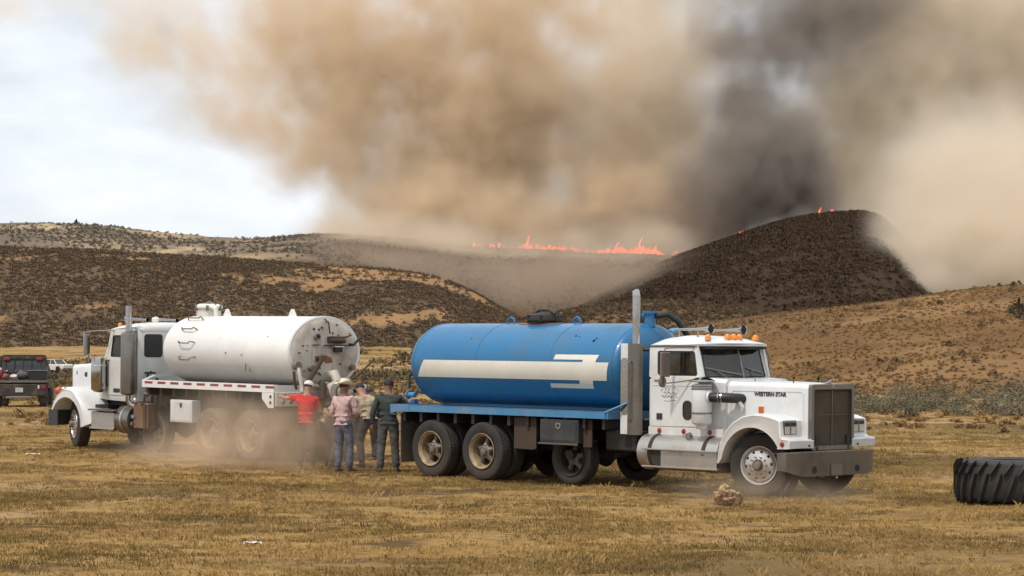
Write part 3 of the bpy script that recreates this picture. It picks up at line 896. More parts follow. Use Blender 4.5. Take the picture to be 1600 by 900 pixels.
mb.build('rear_wall', M_white, cabo)
MB().prism(rrect(-.46, .46, 2.02, 2.37, .05), 'x', -2.41, -2.404).build('rear_window', M_win, cabo)
# windscreen: two flat panes meeting at a centre post, raked
def ws_pt(y, t):   # t 0 bottom .. 1 top
    return Vector((-1.09 - .165 * abs(y) / .8 - .145 * t, y, 1.95 + .49 * t))
for s in (-1, 1):
    ys = [.025, .76]
    P4 = [ws_pt(s * .02, 0.02), ws_pt(s * .775, 0.02), ws_pt(s * .765, .98), ws_pt(s * .02, .98)]
    mb = MB(); off = Vector((.006, 0, 0))
    mb.loft([[p + off for p in P4], [p - off for p in P4]])
    mb.build('windscreen', M_win, cabo)
    mb = MB(); mb.tube([ws_pt(s * .83, -.05) + Vector((-.04, 0, 0)), ws_pt(s * .81, 1.0) + Vector((-.04, 0, 0))], .055, 8)
    mb.build('pillar', M_white, cabo)
    mb = MB(); mb.tube([ws_pt(s * .785, 0) + Vector((.004, 0, 0)), ws_pt(s * .775, 1) + Vector((.004, 0, 0))], .016, 6)
    mb.build('window_seal', M_gasket, cabo)
    mb = MB(); a = ws_pt(s * .40, -.02) + Vector((.05, 0, 0)); b = ws_pt(s * (.05 if s < 0 else .7), .08 if s < 0 else .12) + Vector((.03, 0, 0)); c = ws_pt(s * .60 if s < 0 else .30, .26) + Vector((.025, 0, 0))
    mb.tube([a, (a + c) * .5 + Vector((.01, 0, .01)), c], .008, 5); mb.tube([c + (b - c) * -.35, b], .010, 5)
    mb.build('wiper', M_steel, cabo)
MB().tube([ws_pt(0, -.02) + Vector((.01, 0, 0)), ws_pt(0, 1.02) + Vector((.01, 0, 0))], .017, 6).build('centre_post', M_steel, cabo)
MB().loft([[ws_pt(y, -.10) + Vector((dx, 0, dz)) for y in (-.84, -.4, 0, .4, .84)][::1] for dx, dz in ((-.02, .03), (.03, .02), (.05, -.01), (.05, -.06))], cap=False, close=False).build('cowl', M_white, cabo)
MB().box((-1.8, 0, 1.02), (1.1, 1.6, .08)).build('cab_floor', M_dark, cabo)
for s in (-1, 1):
    st = MB().box((-2.05, s * .45, 1.62), (.14, .5, .75), .04).box((-1.85, s * .45, 1.42), (.45, .5, .14), .04)
    st.build('seat', M_door, cabo)
MB().lathe([(.2, 0), (.215, .012), (.23, 0), (.215, -.012), (.2, 0)], 20, (-1.5, .42, 1.9), 'x').build('steering_wheel', M_gasket, cabo)
MB().box((-1.32, 0, 1.80), (.22, 1.6, .22), .05).build('dashboard', M_gasket, cabo)
# roof with its lip
xs_ = [-2.455, -2.44, -2.40, -2.3, -2.05, -1.75, -1.5, -1.36, -1.30, -1.275]
rf = MB().loft(roof_loft(xs_, [.85, .88, .905, .91, .91, .91, .91, .90, .89, .87], [2.43, 2.455, 2.475, 2.485, 2.49, 2.49, 2.495, 2.50, 2.505, 2.505], [.02, .06, .10, .14, .165, .155, .12, .07, .04, .015], [0, 0, 0, 0, 0, .02, .06, .12, .17, .19]))
rfo = rf.build('roof', M_white, cabo, 40)
MB().loft(roof_loft([-1.42, -1.25], [.86, .84], [2.475, 2.455], [0.001, 0.001], [.10, .19])).build('visor_underside', M_gasket, rfo)
MB().tube([(-2.42, -.912, 2.462), (-1.36, -.912, 2.468)], .008, 5).build('drip_rail', M_gasket, rfo)
for k, y in enumerate((-.62, -.16, .0, .16, .66)):
    x = -1.44 + .13 * (1 - y * y)
    l = MB(); l.lathe([(.001, .065), (.03, .06), (.05, .03), (.055, 0), (.055, -.03)], 12, (x, y, 2.585 + .03 * (1 - y * y)), 'z')
    l.build('marker_lamp', M_amber, rfo)
for y, x0, x1, z in ((-.48, -2.22, -1.40, 2.745), (.42, -2.3, -1.42, 2.735)):
    l = MB(); l.tube([(x0, y, z), (x0 + .12, y, z + .005), (x0 + .5, y, z + .012), (x1 - .12, y, z + .016), (x1 - .03, y, z + .018), (x1, y, z + .018)], [.035, .02, .022, .032, .06, .082], 14, cap=False)
    for xx in (x0 + .1, x1 - .3): l.cyl((xx, y, z - .13), (xx, y, z), .015, .015, 6)
    h = l.build('air_horn', M_chrome, rfo)
    MB().lathe([(.001, 0), (.078, 0)], 14, (x1 - .01, y, z + .018), 'x').build('horn_mouth', M_dark, h)
MB().sphere((-2.24, -.48, 2.73), (.10, .09, .045), 2).build('horn_base', M_rail, rfo)

# the near and far doors
for s in (-1, 1):
    mb = MB()
    mb.prism([(-2.36, 1.10), (-2.36, 1.935), (-1.30, 1.945), (-1.17, 1.90), (-1.17, 1.12)], 'y', s * .901, s * .912)
    d = mb.build('door', M_white, cabo)
    MB().box((-1.76, s * .914, 1.80), (1.13, .008, .012)).build('crease', M_white2, d)
    mb = MB(); holed(mb, rrect(-1.65, -1.45, 1.23, 1.55, .09, 5), rrect(-1.63, -1.47, 1.25, 1.53, .075, 5), 'y', s * .913, s * .925); mb.build('window_seal', M_gasket, d)
    MB().prism(rrect(-1.63, -1.47, 1.25, 1.53, .075, 5), 'y', s * .913, s * .918).build('peep_window', M_glass, d)
    MB().box((-2.22, s * .918, 1.88), (.14, .02, .025), .006).build('door_handle', M_chrome, d)
    MB().box((-2.17, s * .916, 1.27), (.13, .01, .11)).build('vent', M_steel, d)
    for xx in (-2.195, -2.14): MB().box((xx, s * .922, 1.27), (.035, .006, .09)).build('vent_slot', M_dark, d)
    MB().box((-1.6, s * .905, 1.025), (1.64, .012, .13), .004).build('sill_panel', M_white, cabo)
    for x in (-2.17, -1.63, -1.06):
        l = MB().lathe([(.001, -.02), (.022, -.02), (.04, -.012), (.046, 0)], 14, (x, s * .913, 1.03), 'y') if s < 0 else MB().lathe([(.001, .02), (.022, .02), (.04, .012), (.046, 0)], 14, (x, s * .913, 1.03), 'y')
        l = l.build('marker_lamp', M_redlens, cabo)
# worn door emblem: an oval hill outline over a scrawled word, half flaked away
rnd = random.Random(5)
mb = MB()
def stroke(pts, w):
    for a, b in zip(pts, pts[1:]):
        if rnd.random() < .22: continue
        a = Vector(a); b = Vector(b); d = (b - a); nrm = Vector((-d.y, d.x)).normalized() * w * rnd.uniform(.5, 1.2)
        q = [a - nrm, b - nrm, b + nrm, a + nrm]
        V = [mb.bm.verts.new((p.x, -.9165, p.y)) for p in q]
        mb.bm.faces.new(V)
cx, cz = -1.94, 1.63
stroke([(cx - .20 + .4 * t, cz + .06 + .10 * math.sin(PI * t) + .02 * math.sin(9 * t)) for t in np.linspace(0, 1, 26)], .003)
stroke([(cx - .16 + .32 * t, cz + .02 + .035 * abs(math.sin(11 * t)) * (1 - .3 * t)) for t in np.linspace(0, 1, 50)], .0065)
stroke([(cx - .18 + .36 * t, cz - .02 + .018 * math.sin(31 * t)) for t in np.linspace(0, 1, 60)], .005)
stroke([(cx - .06 + .05 * math.cos(t), cz + .10 + .025 * math.sin(t)) for t in np.linspace(0, 6.3, 16)], .004)
stroke([(cx - .12 + .26 * t, cz - .09 - .01 * math.sin(6 * t)) for t in np.linspace(0, 1, 24)], .004)
tag(mb.build('door_emblem', M_decal, cabo), 'half flaked black emblem and script', kind='stuff')

# hood, cowl sides
def hood_sec(x, w, z0, zt, r):
    pts = [(x, -w, z0), (x, -w, zt - r)]
    for k in range(1, 5):
        a = PI - PI / 2 * k / 4
        pts.append((x, -w + r + r * math.cos(a), zt - r + r * math.sin(a) * .9))
    pts.append((x, 0, zt + .012))
    return pts + [(p[0], -p[1], p[2]) for p in pts[::-1][1:]]
hd = MB()
hd.loft([hood_sec(-1.12, .825, 1.0, 1.905, .12), hood_sec(-.78, .79, .95, 1.90, .11), hood_sec(-.2, .715, .93, 1.89, .10), hood_sec(.4, .635, .93, 1.875, .09), hood_sec(.735, .59, .93, 1.862, .08)])
hood = hd.build('hood', M_white, B, 30)
hoodside = lambda x: -(.79 + (x + .78) * (.59 - .79) / (.735 + .78))
hang = math.atan2(.79 - .59, .735 + .78)
for s in (-1, 1):
    mb = MB()
    o_, i_ = rrect(-.72, .655, 1.15, 1.745, .06, 4), rrect(-.70, .64, 1.165, 1.73, .055, 4)
    V = []
    for lst in (o_, i_):
        for t in (.001, .007): V.append([mb.bm.verts.new((q[0], s * (-hoodside(q[0]) + t), q[1])) for q in lst])
    oa, ob, ia, ib = V; n_ = len(o_)
    for k in range(n_):
        j = (k + 1) % n_
        for q in ((ob[k], ib[k], ib[j], ob[j]), (oa[k], ob[k], ob[j], oa[j]), (ia[k], ia[j], ib[j], ib[k])): mb.bm.faces.new(q)
    mb.build('panel_edge', M_white, hood)
Mt = Matrix.Translation((.03, hoodside(.03) - .004, 1.685)) @ Matrix.Rotation(hang, 4, 'Z') @ Matrix.Rotation(PI / 2, 4, 'X')
text_mesh('hood_lettering', 'WESTERN STAR', .092, M_decal, hood, Mt, .003, .0045, .92)
Mt = Matrix.Translation((.03, -hoodside(.03) + .004, 1.685)) @ Matrix.Rotation(PI - hang, 4, 'Z') @ Matrix.Rotation(PI / 2, 4, 'X')
text_mesh('hood_lettering', 'WESTERN STAR', .092, M_decal, hood, Mt, .003, .0045, .92)
MB().box((-.13, hoodside(-.13) - .006, 1.43), (.125, .012, .135), .004, Matrix.Rotation(hang, 4, 'Z')).build('marker_frame', M_cream, hood)
MB().box((-.13, hoodside(-.13) - .016, 1.43), (.095, .014, .105), .004, Matrix.Rotation(hang, 4, 'Z')).build('side_marker', M_orange, hood)
mb = MB().tube([(.70, -.05, 1.89), (.74, 0, 1.915), (.70, .05, 1.89)], .018, 6); mb.box((.69, 0, 1.885), (.12, .18, .02), .005)
MB().box((.79, 0, 1.83), (.03, .05, .08), .005).build('hood_ornament', M_chrome, hood)
for x_ in (.3, -.5): MB().tube([(x_, -.42, 1.87), (x_, -.42, 1.93)], .008, 5).build('hood_pin', M_gasket, hood)
mb.build('hood_latch', M_chrome, hood)
# grille shell, mesh and bars
mb = MB()
holed(mb, rrect(-.575, .575, .79, 1.862, .05, 4), rrect(-.495, .495, .87, 1.775, .02, 4), 'x', .725, .80)
gs = mb.build('grille_shell', M_grille, B, 30)
MB().box((.742, 0, 1.32), (.01, 1.0, .92)).build('grille_backing', M_grmesh, gs)
mb = MB()
for k in range(44): mb.box((.756, -.485 + .97 * k / 43, 1.32), (.012, .009, .90))
for k in range(22): mb.box((.750, 0, .89 + .86 * k / 21), (.006, .98, .008))
mb.build('grille_bar', M_grmesh, gs)['kind'] = 'stuff'
MB().box((.766, 0, 1.32), (.018, .022, .91)).build('centre_bar', M_bump, gs)
MB().box((.764, 0, 1.36), (.012, .98, .010)).build('cross_bar', M_bump, gs)
mb = MB(); holed(mb, rrect(-.502, .502, .863, 1.782, .02, 4), rrect(-.488, .488, .877, 1.768, .02, 4), 'x', .795, .806); mb.build('grille_trim', M_gasket, gs)

# front fenders with headlamps
def fender(s):
    outer = [(-.70, .54), (-.685, .70), (-.63, .90), (-.53, 1.07), (-.38, 1.22), (-.18, 1.33), (.05, 1.375), (.25, 1.37), (.42, 1.34), (.56, 1.30), (.615, 1.27), (.635, 1.02), (.665, .985), (.80, .975), (.815, .95), (.81, .83), (.60, .825)]
    c = (.03, .53); r = .625
    inner = []
    for k in range(len(outer)):
        a = PI * (1 - k / (len(outer) - 1) * (1 - 30 / 180)) 
        inner.append((c[0] + r * math.cos(a), c[1] + r * math.sin(a)))
    inner[0] = (-.655, .54)
    poly = outer + inner[::-1]
    def shrink(k, dz=0):
        out = []
        for i, (x, z) in enumerate(outer):
            d = Vector((x - .05, z - .75)); d.normalize()
            out.append((x - d.x * k, z - d.y * k + dz))
        return out + inner[::-1]
    rows = []
    for y, k, dz in ((1.165, .05, 0), (1.175, .03, 0), (1.165, .008, 0), (1.13, 0, 0), (.95, 0, .004), (.66, 0, .0), (.52, 0.01, 0)):
        rows.append([(x, s * y, z) for x, z in shrink(k, dz)])
    f = MB().loft(rows).build('fender', M_white, B, 28)
    hl = MB().box((.612, s * .925, 1.155), (.05, .36, .25), .02).build('headlamp', M_steel, f)
    for dy in (-.08, .08):
        MB().box((.640, s * .925 + dy, 1.12), (.012, .125, .12), .012).build('headlamp_lens', M_lens, hl)
        MB().box((.642, s * .925 + dy, 1.215), (.008, .13, .05), .006).build('turn_lens', M_gasket, hl)
    l = MB().lathe([(.001, s * .02), (.02, s * .02), (.036, s * .012), (.042, 0)], 14, (.66, s * 1.172, .90), 'y'); l.build('marker_lamp', M_redlens, f)
    MB().box((.822, s * .66, .87), (.012, .03, .03)).build('bolt', M_dark, f)
    return f
fender(-1); fender(1)
MB().lathe([(.58, -.8), (.60, -.8), (.61, -.62)], 24, (0.02, 0, .53), 'y').build('wheel_housing', M_dark, B)

# bumper with drop corners, tow holes, plate
secs = []
for y, x, zb, zt in ((-1.215, .60, .47, .76), (-1.205, .70, .47, .765), (-1.18, .755, .46, .77), (-1.0, .85, .40, .775), (-.88, .865, .375, .778), (0, .875, .365, .78), (.88, .865, .375, .778), (1.0, .85, .40, .775), (1.18, .755, .46, .77), (1.205, .70, .47, .765), (1.215, .60, .47, .76)):
    nx = Vector((1, 0))
    secs.append([(x - .03, y * .98, zb + .005), (x, y, zb), (x, y, zt - .015), (x - .01, y, zt), (x - .11, y * .97, zt), (x - .11, y * .965, zt - .02), (x - .035, y * .975, zt - .03)])
bmp = MB().loft(secs).build('bumper', M_bump, B, 25)
secs = [[(x + dx, y, z) for dx, z in ((-.006, zt - .022), (.004, zt - .020), (.004, zt + .002), (-.006, zt + .004))] for (y, x, zt) in ((-1.18, .755, .77), (-1.0, .85, .775), (-.88, .865, .778), (0, .875, .78), (.88, .865, .778), (1.0, .85, .775), (1.18, .755, .77))]
MB().loft(secs).build('bumper_lip', M_chrome, bmp)
for y in (-.58, .58): MB().lathe([(.001, .004), (.055, .004), (.06, 0)], 16, (.873, y, .475), 'x').build('tow_hole', M_dark, bmp)
mb = MB(); holed(mb, rrect(-.155, .155, .37, .56, .012), rrect(-.145, .145, .38, .55, .01), 'x', .876, .886); mb.build('plate_frame', M_steel, bmp)
MB().box((.881, 0, .465), (.006, .29, .165)).build('number_plate', M_steel, bmp)
MB().sphere((.86, .02, .335), .028, 2).build('tow_ball', M_chrome, bmp)

# fuel tank and steps
ft = MB().cyl((-2.46, -.86, .665), (-.70, -.86, .665), .305, .305, 32).build('fuel_tank', M_alu, B, 40)
for x in (-2.18, -1.0): MB().lathe([(.306, -.035), (.316, -.035), (.316, .035), (.306, .035)], 32, (x, -.86, .665), 'x').build('tank_strap', M_black, ft)
MB().cyl((-1.42, -1.0, .93), (-1.42, -1.04, .99), .06).build('filler_cap', M_steel, ft)
mb = MB().box((-1.48, -1.16, .725), (1.62, .14, .028), .005).box((-1.48, -1.155, .43), (1.66, .12, .028), .005); mb.build('step', M_alu, ft)
MB().box((-1.30, -1.165, .575), (1.22, .02, .27)).build('step_plate', M_alu, ft)
MB().prism([(-2.22, .71), (-1.92, .71), (-1.92, .45), (-2.04, .45)], 'y', -1.15, -1.17).build('step_bracket', M_black, ft)
ft2 = MB().cyl((-2.46, .86, .665), (-.70, .86, .665), .305, .305, 32).build('fuel_tank', M_alu, B, 40)
MB().box((-1.48, 1.16, .725), (1.62, .14, .028), .005).build('step', M_alu, ft2)

# air cleaner, snorkel
ac = MB().lathe([(.001, -.10), (.09, -.09), (.10, -.03), (.155, 0), (.168, .02), (.168, .62), (.155, .65), (.10, .665), (.06, .67), (.06, .74)], 28, (-1.09, -1.09, 1.18), 'z').build('air_cleaner', M_white, B, 40)
for z in (1.355, 1.76, 1.80): MB().lathe([(.169, -.014), (.174, -.014), (.174, .014), (.169, .014)], 28, (-1.09, -1.09, z), 'z').build('clamp_band', M_steel, ac)
MB().lathe([(.001, .075), (.05, .075), (.12, .055), (.20, .02), (.208, 0), (.20, -.012), (.12, -.02), (.05, -.02)], 28, (-1.07, -1.09, 1.885), 'z').build('rain_cap', M_chrome, ac)
mb = MB().tube([(-.93, -1.09, 1.62), (-.88, -1.085, 1.62), (-.74, -1.04, 1.62), (-.60, -.95, 1.615), (-.53, -.84, 1.61), (-.50, -.72, 1.60)], .082, 16)
sn = mb.build('intake_hose', M_gasket, ac, 50)
MB().tube([(-.93, -1.09, 1.62), (-.895, -1.086, 1.62)], .10, 18).build('clamp_band', M_white, ac)
for p, q in (((-.765, -1.05, 1.62), (-.745, -1.043, 1.62)), ((-.725, -1.034, 1.62), (-.705, -1.024, 1.62))): MB().tube([p, q], .088, 18).build('clamp_band', M_chrome, ac)
MB().tube([(-.50, -.84, 1.56), (-.46, -.80, 1.47), (-.50, -.78, 1.40)], .035, 8).build('hood_strap', M_cream, hood)

# exhaust stack and its guards
ex = MB().tube([(-2.68, -.95, 2.3), (-2.68, -.95, 3.30), (-2.68, -.95, 3.33)], .068, 18, cap=False)
ex = ex.build('exhaust_stack', M_chrome, B, 50)
MB().tube([(-2.685, -.95, 3.32), (-2.695, -.95, 3.41), (-2.70, -.95, 3.42)], [.068, .06, .045], 18, cap=False).build('stack_tip', M_chrome, ex)
mb = MB()
mb.loft([[(-2.66 + .155 * math.cos(a), -.97 - .13 * math.sin(a), z) for a in [PI * k / 14 for k in range(15)]] + [(-2.66 - .145 * math.cos(a), -.97 - .12 * math.sin(a), z) for a in [PI * k / 14 for k in range(15)]][::1] for z in (.94, 1.2, 1.8, 2.46, 2.5)])
mb.build('heat_shield', M_steel, ex, 40)
MB().box((-2.86, -1.00, 1.72), (.24, .03, 1.56), .01).build('guard_panel', M_white, ex)
MB().prism(rrect(-2.965, -2.80, 1.28, 2.26, .07, 5), 'y', -1.017, -1.023).build('guard_mirror', M_chrome, ex)
mb = MB().tube([(-2.66, -1.10, 2.20), (-2.66, -1.16, 2.17), (-2.66, -1.16, 1.20), (-2.66, -1.10, 1.17)], .017, 8); mb.build('grab_handle', M_steel, ex)
mb = MB().tube([(-2.6, -.95, 2.40), (-2.4, -.85, 2.40)], .03, 8); mb.tube([(-2.6, -.95, 1.2), (-2.4, -.85, 1.2)], .03, 8); mb.build('stack_bracket', M_black, ex)

# mirrors
for s in (-1, 1):
    mb = MB().tube([(-1.42, s * .90, 2.44), (-1.6, s * 1.08, 2.44), (-1.84, s * 1.16, 2.43), (-1.86, s * 1.16, 2.35)], .012, 7)
    mb.tube([(-1.45, s * .90, 1.90), (-1.86, s * 1.16, 1.83), (-1.86, s * 1.16, 1.95)], .012, 7)
    mr = mb.build('mirror', M_steel, cabo)
    MB().box((-1.86, s * 1.14, 2.155), (.05, .24, .42), .015).build('mirror_case', M_hub, mr)
    MB().lathe([(.001, .03), (.06, .025), (.095, 0), (.09, -.02), (.001, -.02)], 18, (-1.90, s * 1.15, 1.86), 'x').build('round_mirror', M_hub, mr)
mb = MB().tube([(-1.52, 1.12, 2.42), (-1.50, 1.22, 2.30), (-1.50, 1.22, 1.98)], .014, 6); mb.build('grab_handle', M_steel, cabo)
# ================================================================== the white tanker truck
TH_W = 0.805
W = empty('tanker_truck', (-9.165, 52.966, 0.302), (0, -0.017, PI - TH_W))
tag(W, 'older white tractor truck with a long white tank, seen from its stained rear end', 'truck')
mb = MB()
for y in (-0.43, 0.43): mb.box((-3.5, y, 0.92), (8.2, 0.08, 0.26))
for x in (-7.2, -6.1, -5.0, -3.3, -1.0, 0.3): mb.box((x, 0, 0.90), (0.12, 0.80, 0.18))
mb.box((-.7, 0, 1.1), (1.6, .85, .6)); mb.tube([(-1.2, 0, .75), (-3, 0, .62), (-5.4, 0, .6)], 0.07, 10)
mb.build('chassis', M_black, W)
mb = MB()
for x in (-6.78, -5.44, -2.95): MB().tube([(x, -0.95, .53), (x, -.25, .53), (x, 0, .53), (x, .25, .53), (x, .95, .53)], [.09, .1, .24, .1, .09], 12).build('axle', M_black, W)
MB().tube([(0, -0.9, .5), (0, -.6, .42), (0, .6, .42), (0, .9, .5)], 0.06, 10).build('axle', M_black, W)
for y in (-.5, .5): mb.box((-6.1, y, .74), (1.5, .09, .12))
mb.build('suspension', M_black, W)['kind'] = 'stuff'
for s in (1, -1): disc_wheel(W, (0, s * .93, .528), .528, R_(-20), s, 'disc', M_rubber)
for x in (-6.78, -5.44):
    for s in (1, -1): disc_wheel(W, (x, s * 1.2, .53), .53, 0, s, 'spoke', M_rubberd, True, M_dayton)
for s in (1, -1): disc_wheel(W, (-2.95, s * .86, .46), .45, 0, s, 'spoke', M_rubberd, False, M_rust)
# deck
mb = MB()
for s in (1, -1):
    mb.box((-5.30, s * 1.20, 1.505), (4.56, .035, .15)); mb.box((-5.30, s * 1.16, 1.578), (4.56, .10, .012))
mb.box((-7.575, 0, 1.50), (.04, 2.38, .15))
mb.tube([(-3.03, 1.2, 1.56), (-2.86, .80, 1.66)], .028, 6); mb.tube([(-3.03, -1.2, 1.56), (-2.86, -.80, 1.66)], .028, 6)
mb.box((-3.03, 0, 1.50), (.04, 2.38, .13)); mb.box((-2.86, 0, 1.66), (.05, 1.6, .05))
rail = mb.build('deck_rail', M_tankwhite, W)
k = 0
x = -3.12
tapes = []
while x > -7.45:
    t = MB().box((x - .15, 1.219, 1.535), (.285, .004, .048)).build('red_reflector', M_redtape, rail)
    x -= .466
MB().box((-5.30, 0, 1.545), (4.5, 2.28, .03)).build('deck_plate', M_steel, W)
mb = MB()
for x in np.arange(-7.3, -3.0, 0.46): mb.box((float(x), 0, 1.36), (.07, 2.3, .2))
mb.build('deck_crossmember', M_black, W)['kind'] = 'stuff'
for s in (1, -1): MB().box((-5.35, s * .80, 1.26), (4.2, .05, .38), .01).build('subframe', M_black, W)
MB().box((-5.35, 0, 1.16), (4.2, 1.5, .06)).build('subframe', M_black, W)
for s in (1, -1):
    lb = MB().prism([(-7.21, 1.425), (-7.58, 1.425), (-7.58, 1.12), (-7.42, 1.12), (-7.21, 1.30)], 'y', s * 1.20, s * 1.225).build('lamp_bracket', M_tankwhite, W)
    for z in (1.225, 1.345): MB().lathe([(.001, s * .012), (.03, s * .012), (.036, 0)], 14, (-7.49, s * 1.226, z), 'y').build('bracket_hole', M_dark, lb)
rb = MB().box((-7.59, 0, 1.29), (.05, 2.36, .28), .01).build('rear_crossbar', M_tankend, W)
for y, z, m_, r in ((.98, 1.36, M_redlens, .045), (-.98, 1.36, M_redlens, .045), (1.0, 1.24, M_steel, .055), (.80, 1.24, M_steel, .055), (.62, 1.24, M_steel, .055), (-.8, 1.24, M_steel, .055)):
    MB().lathe([(.001, -.02), (r * .7, -.02), (r, 0)], 14, (-7.618, y, z), 'x').build('tail_lamp', m_, rb)
for s in (1, -1): MB().box((-7.45, s * .88, .72), (.02, .58, .80), .004).build('mudflap', M_rubberd, W)
# toolbox
tb = MB().box((-4.445, 1.10, .955), (.77, .24, .47), .012).build('toolbox', M_boxwhite, W)
MB().box((-4.445, 1.224, .955), (.70, .010, .40), .004).build('lid', M_boxwhite, tb)
MB().prism([(-4.50, 1.13), (-4.50, 1.06), (-4.46, 1.02), (-4.42, 1.06), (-4.42, 1.13)], 'y', 1.229, 1.238).build('latch', M_dark, tb)
# tank
TZ2, TA2, TB2 = 2.245, .935, .725
tank2 = MB().loft(ellipse_tank(-7.66, -3.42, TA2, TB2, TZ2, .24)[9:]).build('tank', M_tankwhite, W, 50)
secs = []
for r, dx in ((1.0, 0), (.97, -.03), (.8, -.06), (.5, -.085), (.2, -.095), (.01, -.096)):
    secs.append([(-7.66 + dx, TA2 * r * math.cos(2 * PI * j / 64), TZ2 + TB2 * r * math.sin(2 * PI * j / 64)) for j in range(64)])
endp = MB().loft(secs, cap=False).build('end_plate', M_tankend, tank2, 50)
for x in (-7.65,): MB().loft(tank_band(x, TA2, TB2, TZ2, .05, .012), cap=False).build('flange', M_tankwhite, tank2, 30)
for x in (-5.3, -6.2): MB().loft(tank_band(x, TA2, TB2, TZ2, .02, .002), cap=False).build('weld_seam', M_tankwhite, tank2, 30)
def wall2(y, off=0):  # z on the upper shell at lateral y
    return TZ2 + (TB2 + off) * math.sqrt(max(0, 1 - (y / TA2) ** 2))
mh = MB().lathe([(.001, .27), (.20, .28), (.285, .24), (.30, .22), (.30, .185), (.265, .18), (.265, -.06)], 28, (-3.74, 0, 2.95), 'z').build('hatch', M_cream, tank2)
mb = MB().tube([(-3.98, 0, 3.22), (-3.74, 0, 3.27), (-3.50, 0, 3.22)], .02, 6)
for k in range(6):
    a = 2 * PI * k / 6 + .3
    mb.box((-3.74 + .30 * math.cos(a), .30 * math.sin(a), 3.14), (.05, .05, .12), .01)
mb.build('hatch_clamp', M_steel, mh)
MB().tube([(-4.02, .1, 3.15), (-4.12, .1, 3.12), (-4.15, .1, 2.96)], .05, 10).build('vent_pipe', M_cream, tank2)
for x in (-4.40, -6.63): MB().prism([(x - .13, 2.955), (x + .13, 2.955), (x + .03, 3.12), (x - .03, 3.12)], 'y', -.02, .02).build('lifting_lug', M_tankwhite, tank2)
for (y, x) in ((.40, -3.93), (.68, -4.12), (.85, -4.22), (.93, -4.25)):
    z = {.40: 2.87, .68: 2.66, .85: 2.40, .93: 2.10}[y]
    ss = min(.995, (z - TZ2) / TB2); yy = TA2 * math.sqrt(1 - ss * ss)
    nr = Vector((0, yy / TA2 ** 2, (z - TZ2) / TB2 ** 2)).normalized()
    P = lambda dx, o: Vector((x + dx, yy, z)) + nr * o
    MB().tube([P(.27, 0), P(.25, .05), P(.20, .09), P(.17, .10) + Vector((0, .0, -.04)), P(-.17, .10) + Vector((0, 0, -.04)), P(-.20, .09), P(-.25, .05), P(-.27, 0)], .014, 6).build('climbing_rung', M_steel, tank2)
mb = MB()
for (x, z, w, h) in ((-6.20, 1.98, .012, .30), (-6.14, 2.17, .07, .012), (-6.26, 1.88, .02, .12), (-5.6, 2.2, .03, .04), (-6.9, 2.55, .02, .03)):
    ss = (z - TZ2) / TB2; y = (TA2 + .002) * math.sqrt(1 - ss * ss)
    mb.box((x, y, z), (w, .012, h))
mb.build('scratch', M_hub, tank2)['kind'] = 'stuff'
# fittings on the rear end
X0 = -7.76
mb = MB().tube([(X0 + .03, .27, 2.55), (X0 - .05, .27, 2.56)], .07, 14); r_ = mb.build('sight_port', M_hub, endp)
MB().lathe([(.001, 0), (.045, 0)], 14, (X0 - .055, .27, 2.56), 'x').build('port_glass', M_dark, r_)
MB().box((X0 - .02, .30, 2.40), (.05, .16, .04), .01).build('bracket', M_hub, endp)
br = MB().box((X0 - .01, -.23, 2.50), (.05, .46, .14), .02).cyl((X0 - .05, -.42, 2.48), (X0 - .05, -.04, 2.48), .05, .05, 10).build('hinge_bracket', M_rust, endp)
MB().box((X0 - .06, -.20, 2.385), (.07, .60, .025)).build('shelf', M_gasket, endp)
lp = MB().box((X0 - .05, -.25, 2.30), (.10, .20, .11), .02).build('work_lamp', M_gasket, endp)
MB().box((X0 - .06, -.25, 2.36), (.10, .22, .02)).build('lamp_hood', M_whitetape, lp)
mb = MB().tube([(X0 + .06, .02, 2.92), (X0 - .02, -.02, 2.85), (X0 - .03, -.05, 2.62)], .014, 6).build('cable', M_gasket, endp)
mb = MB().tube([(X0, .22, 2.13), (X0 - .08, .22, 2.12), (X0 - .11, .25, 2.05), (X0 - .10, .52, 1.70), (X0 - .12, .58, 1.55)], .045, 10).build('drain_pipe', M_rust, endp)
mb = MB()
stain = [(.30, 2.16), (.05, 2.19), (-.12, 2.13), (-.16, 2.04), (0, 2.02), (.1, 2.06), (.2, 2.03), (.31, 2.06)]
mb.prism([(a, b) for a, b in stain], 'x', X0 - .004 + .01, X0 - .008 + .01); mb.build('rust_stain', M_crust, endp)
mb = MB().tube([(X0 + .02, .80, 1.97), (X0 - .09, .80, 1.97)], .085, 14); v = mb.build('valve', M_hub, endp)
mb.bm = None
MB().tube([(X0 - .08, .80, 1.93), (X0 - .12, .79, 1.75), (X0 - .10, .74, 1.60), (X0 - .12, .74, 1.45)], .038, 8).build('hose', M_cream, endp)
MB().tube([(X0 - .06, .90, 1.86), (X0 - .09, .90, 1.65), (X0 - .08, .84, 1.5)], .03, 8).build('hose', M_rust, endp)
MB().tube([(X0 + .03, .42, 1.92), (X0 - .07, .42, 1.93)], .06, 12).build('plug', M_hub, endp)
MB().tube([(X0 + .03, -.66, 1.93), (X0 - .07, -.66, 1.93)], .055, 12).build('plug', M_hub, endp)
mb = MB().tube([(X0 + .02, -.60, 2.40), (X0 - .10, -.62, 2.40), (X0 - .12, -.72, 2.50), (X0 - .10, -.82, 2.56)], .03, 8).build('hook', M_gasket, endp)
mb = MB().tube([(X0 + .01, -.46, 2.55), (X0 - .06, -.48, 2.56), (X0 - .06, -.58, 2.60)], .02, 6).build('hook', M_rust, endp)
rr_ = random.Random(3)
mb = MB()
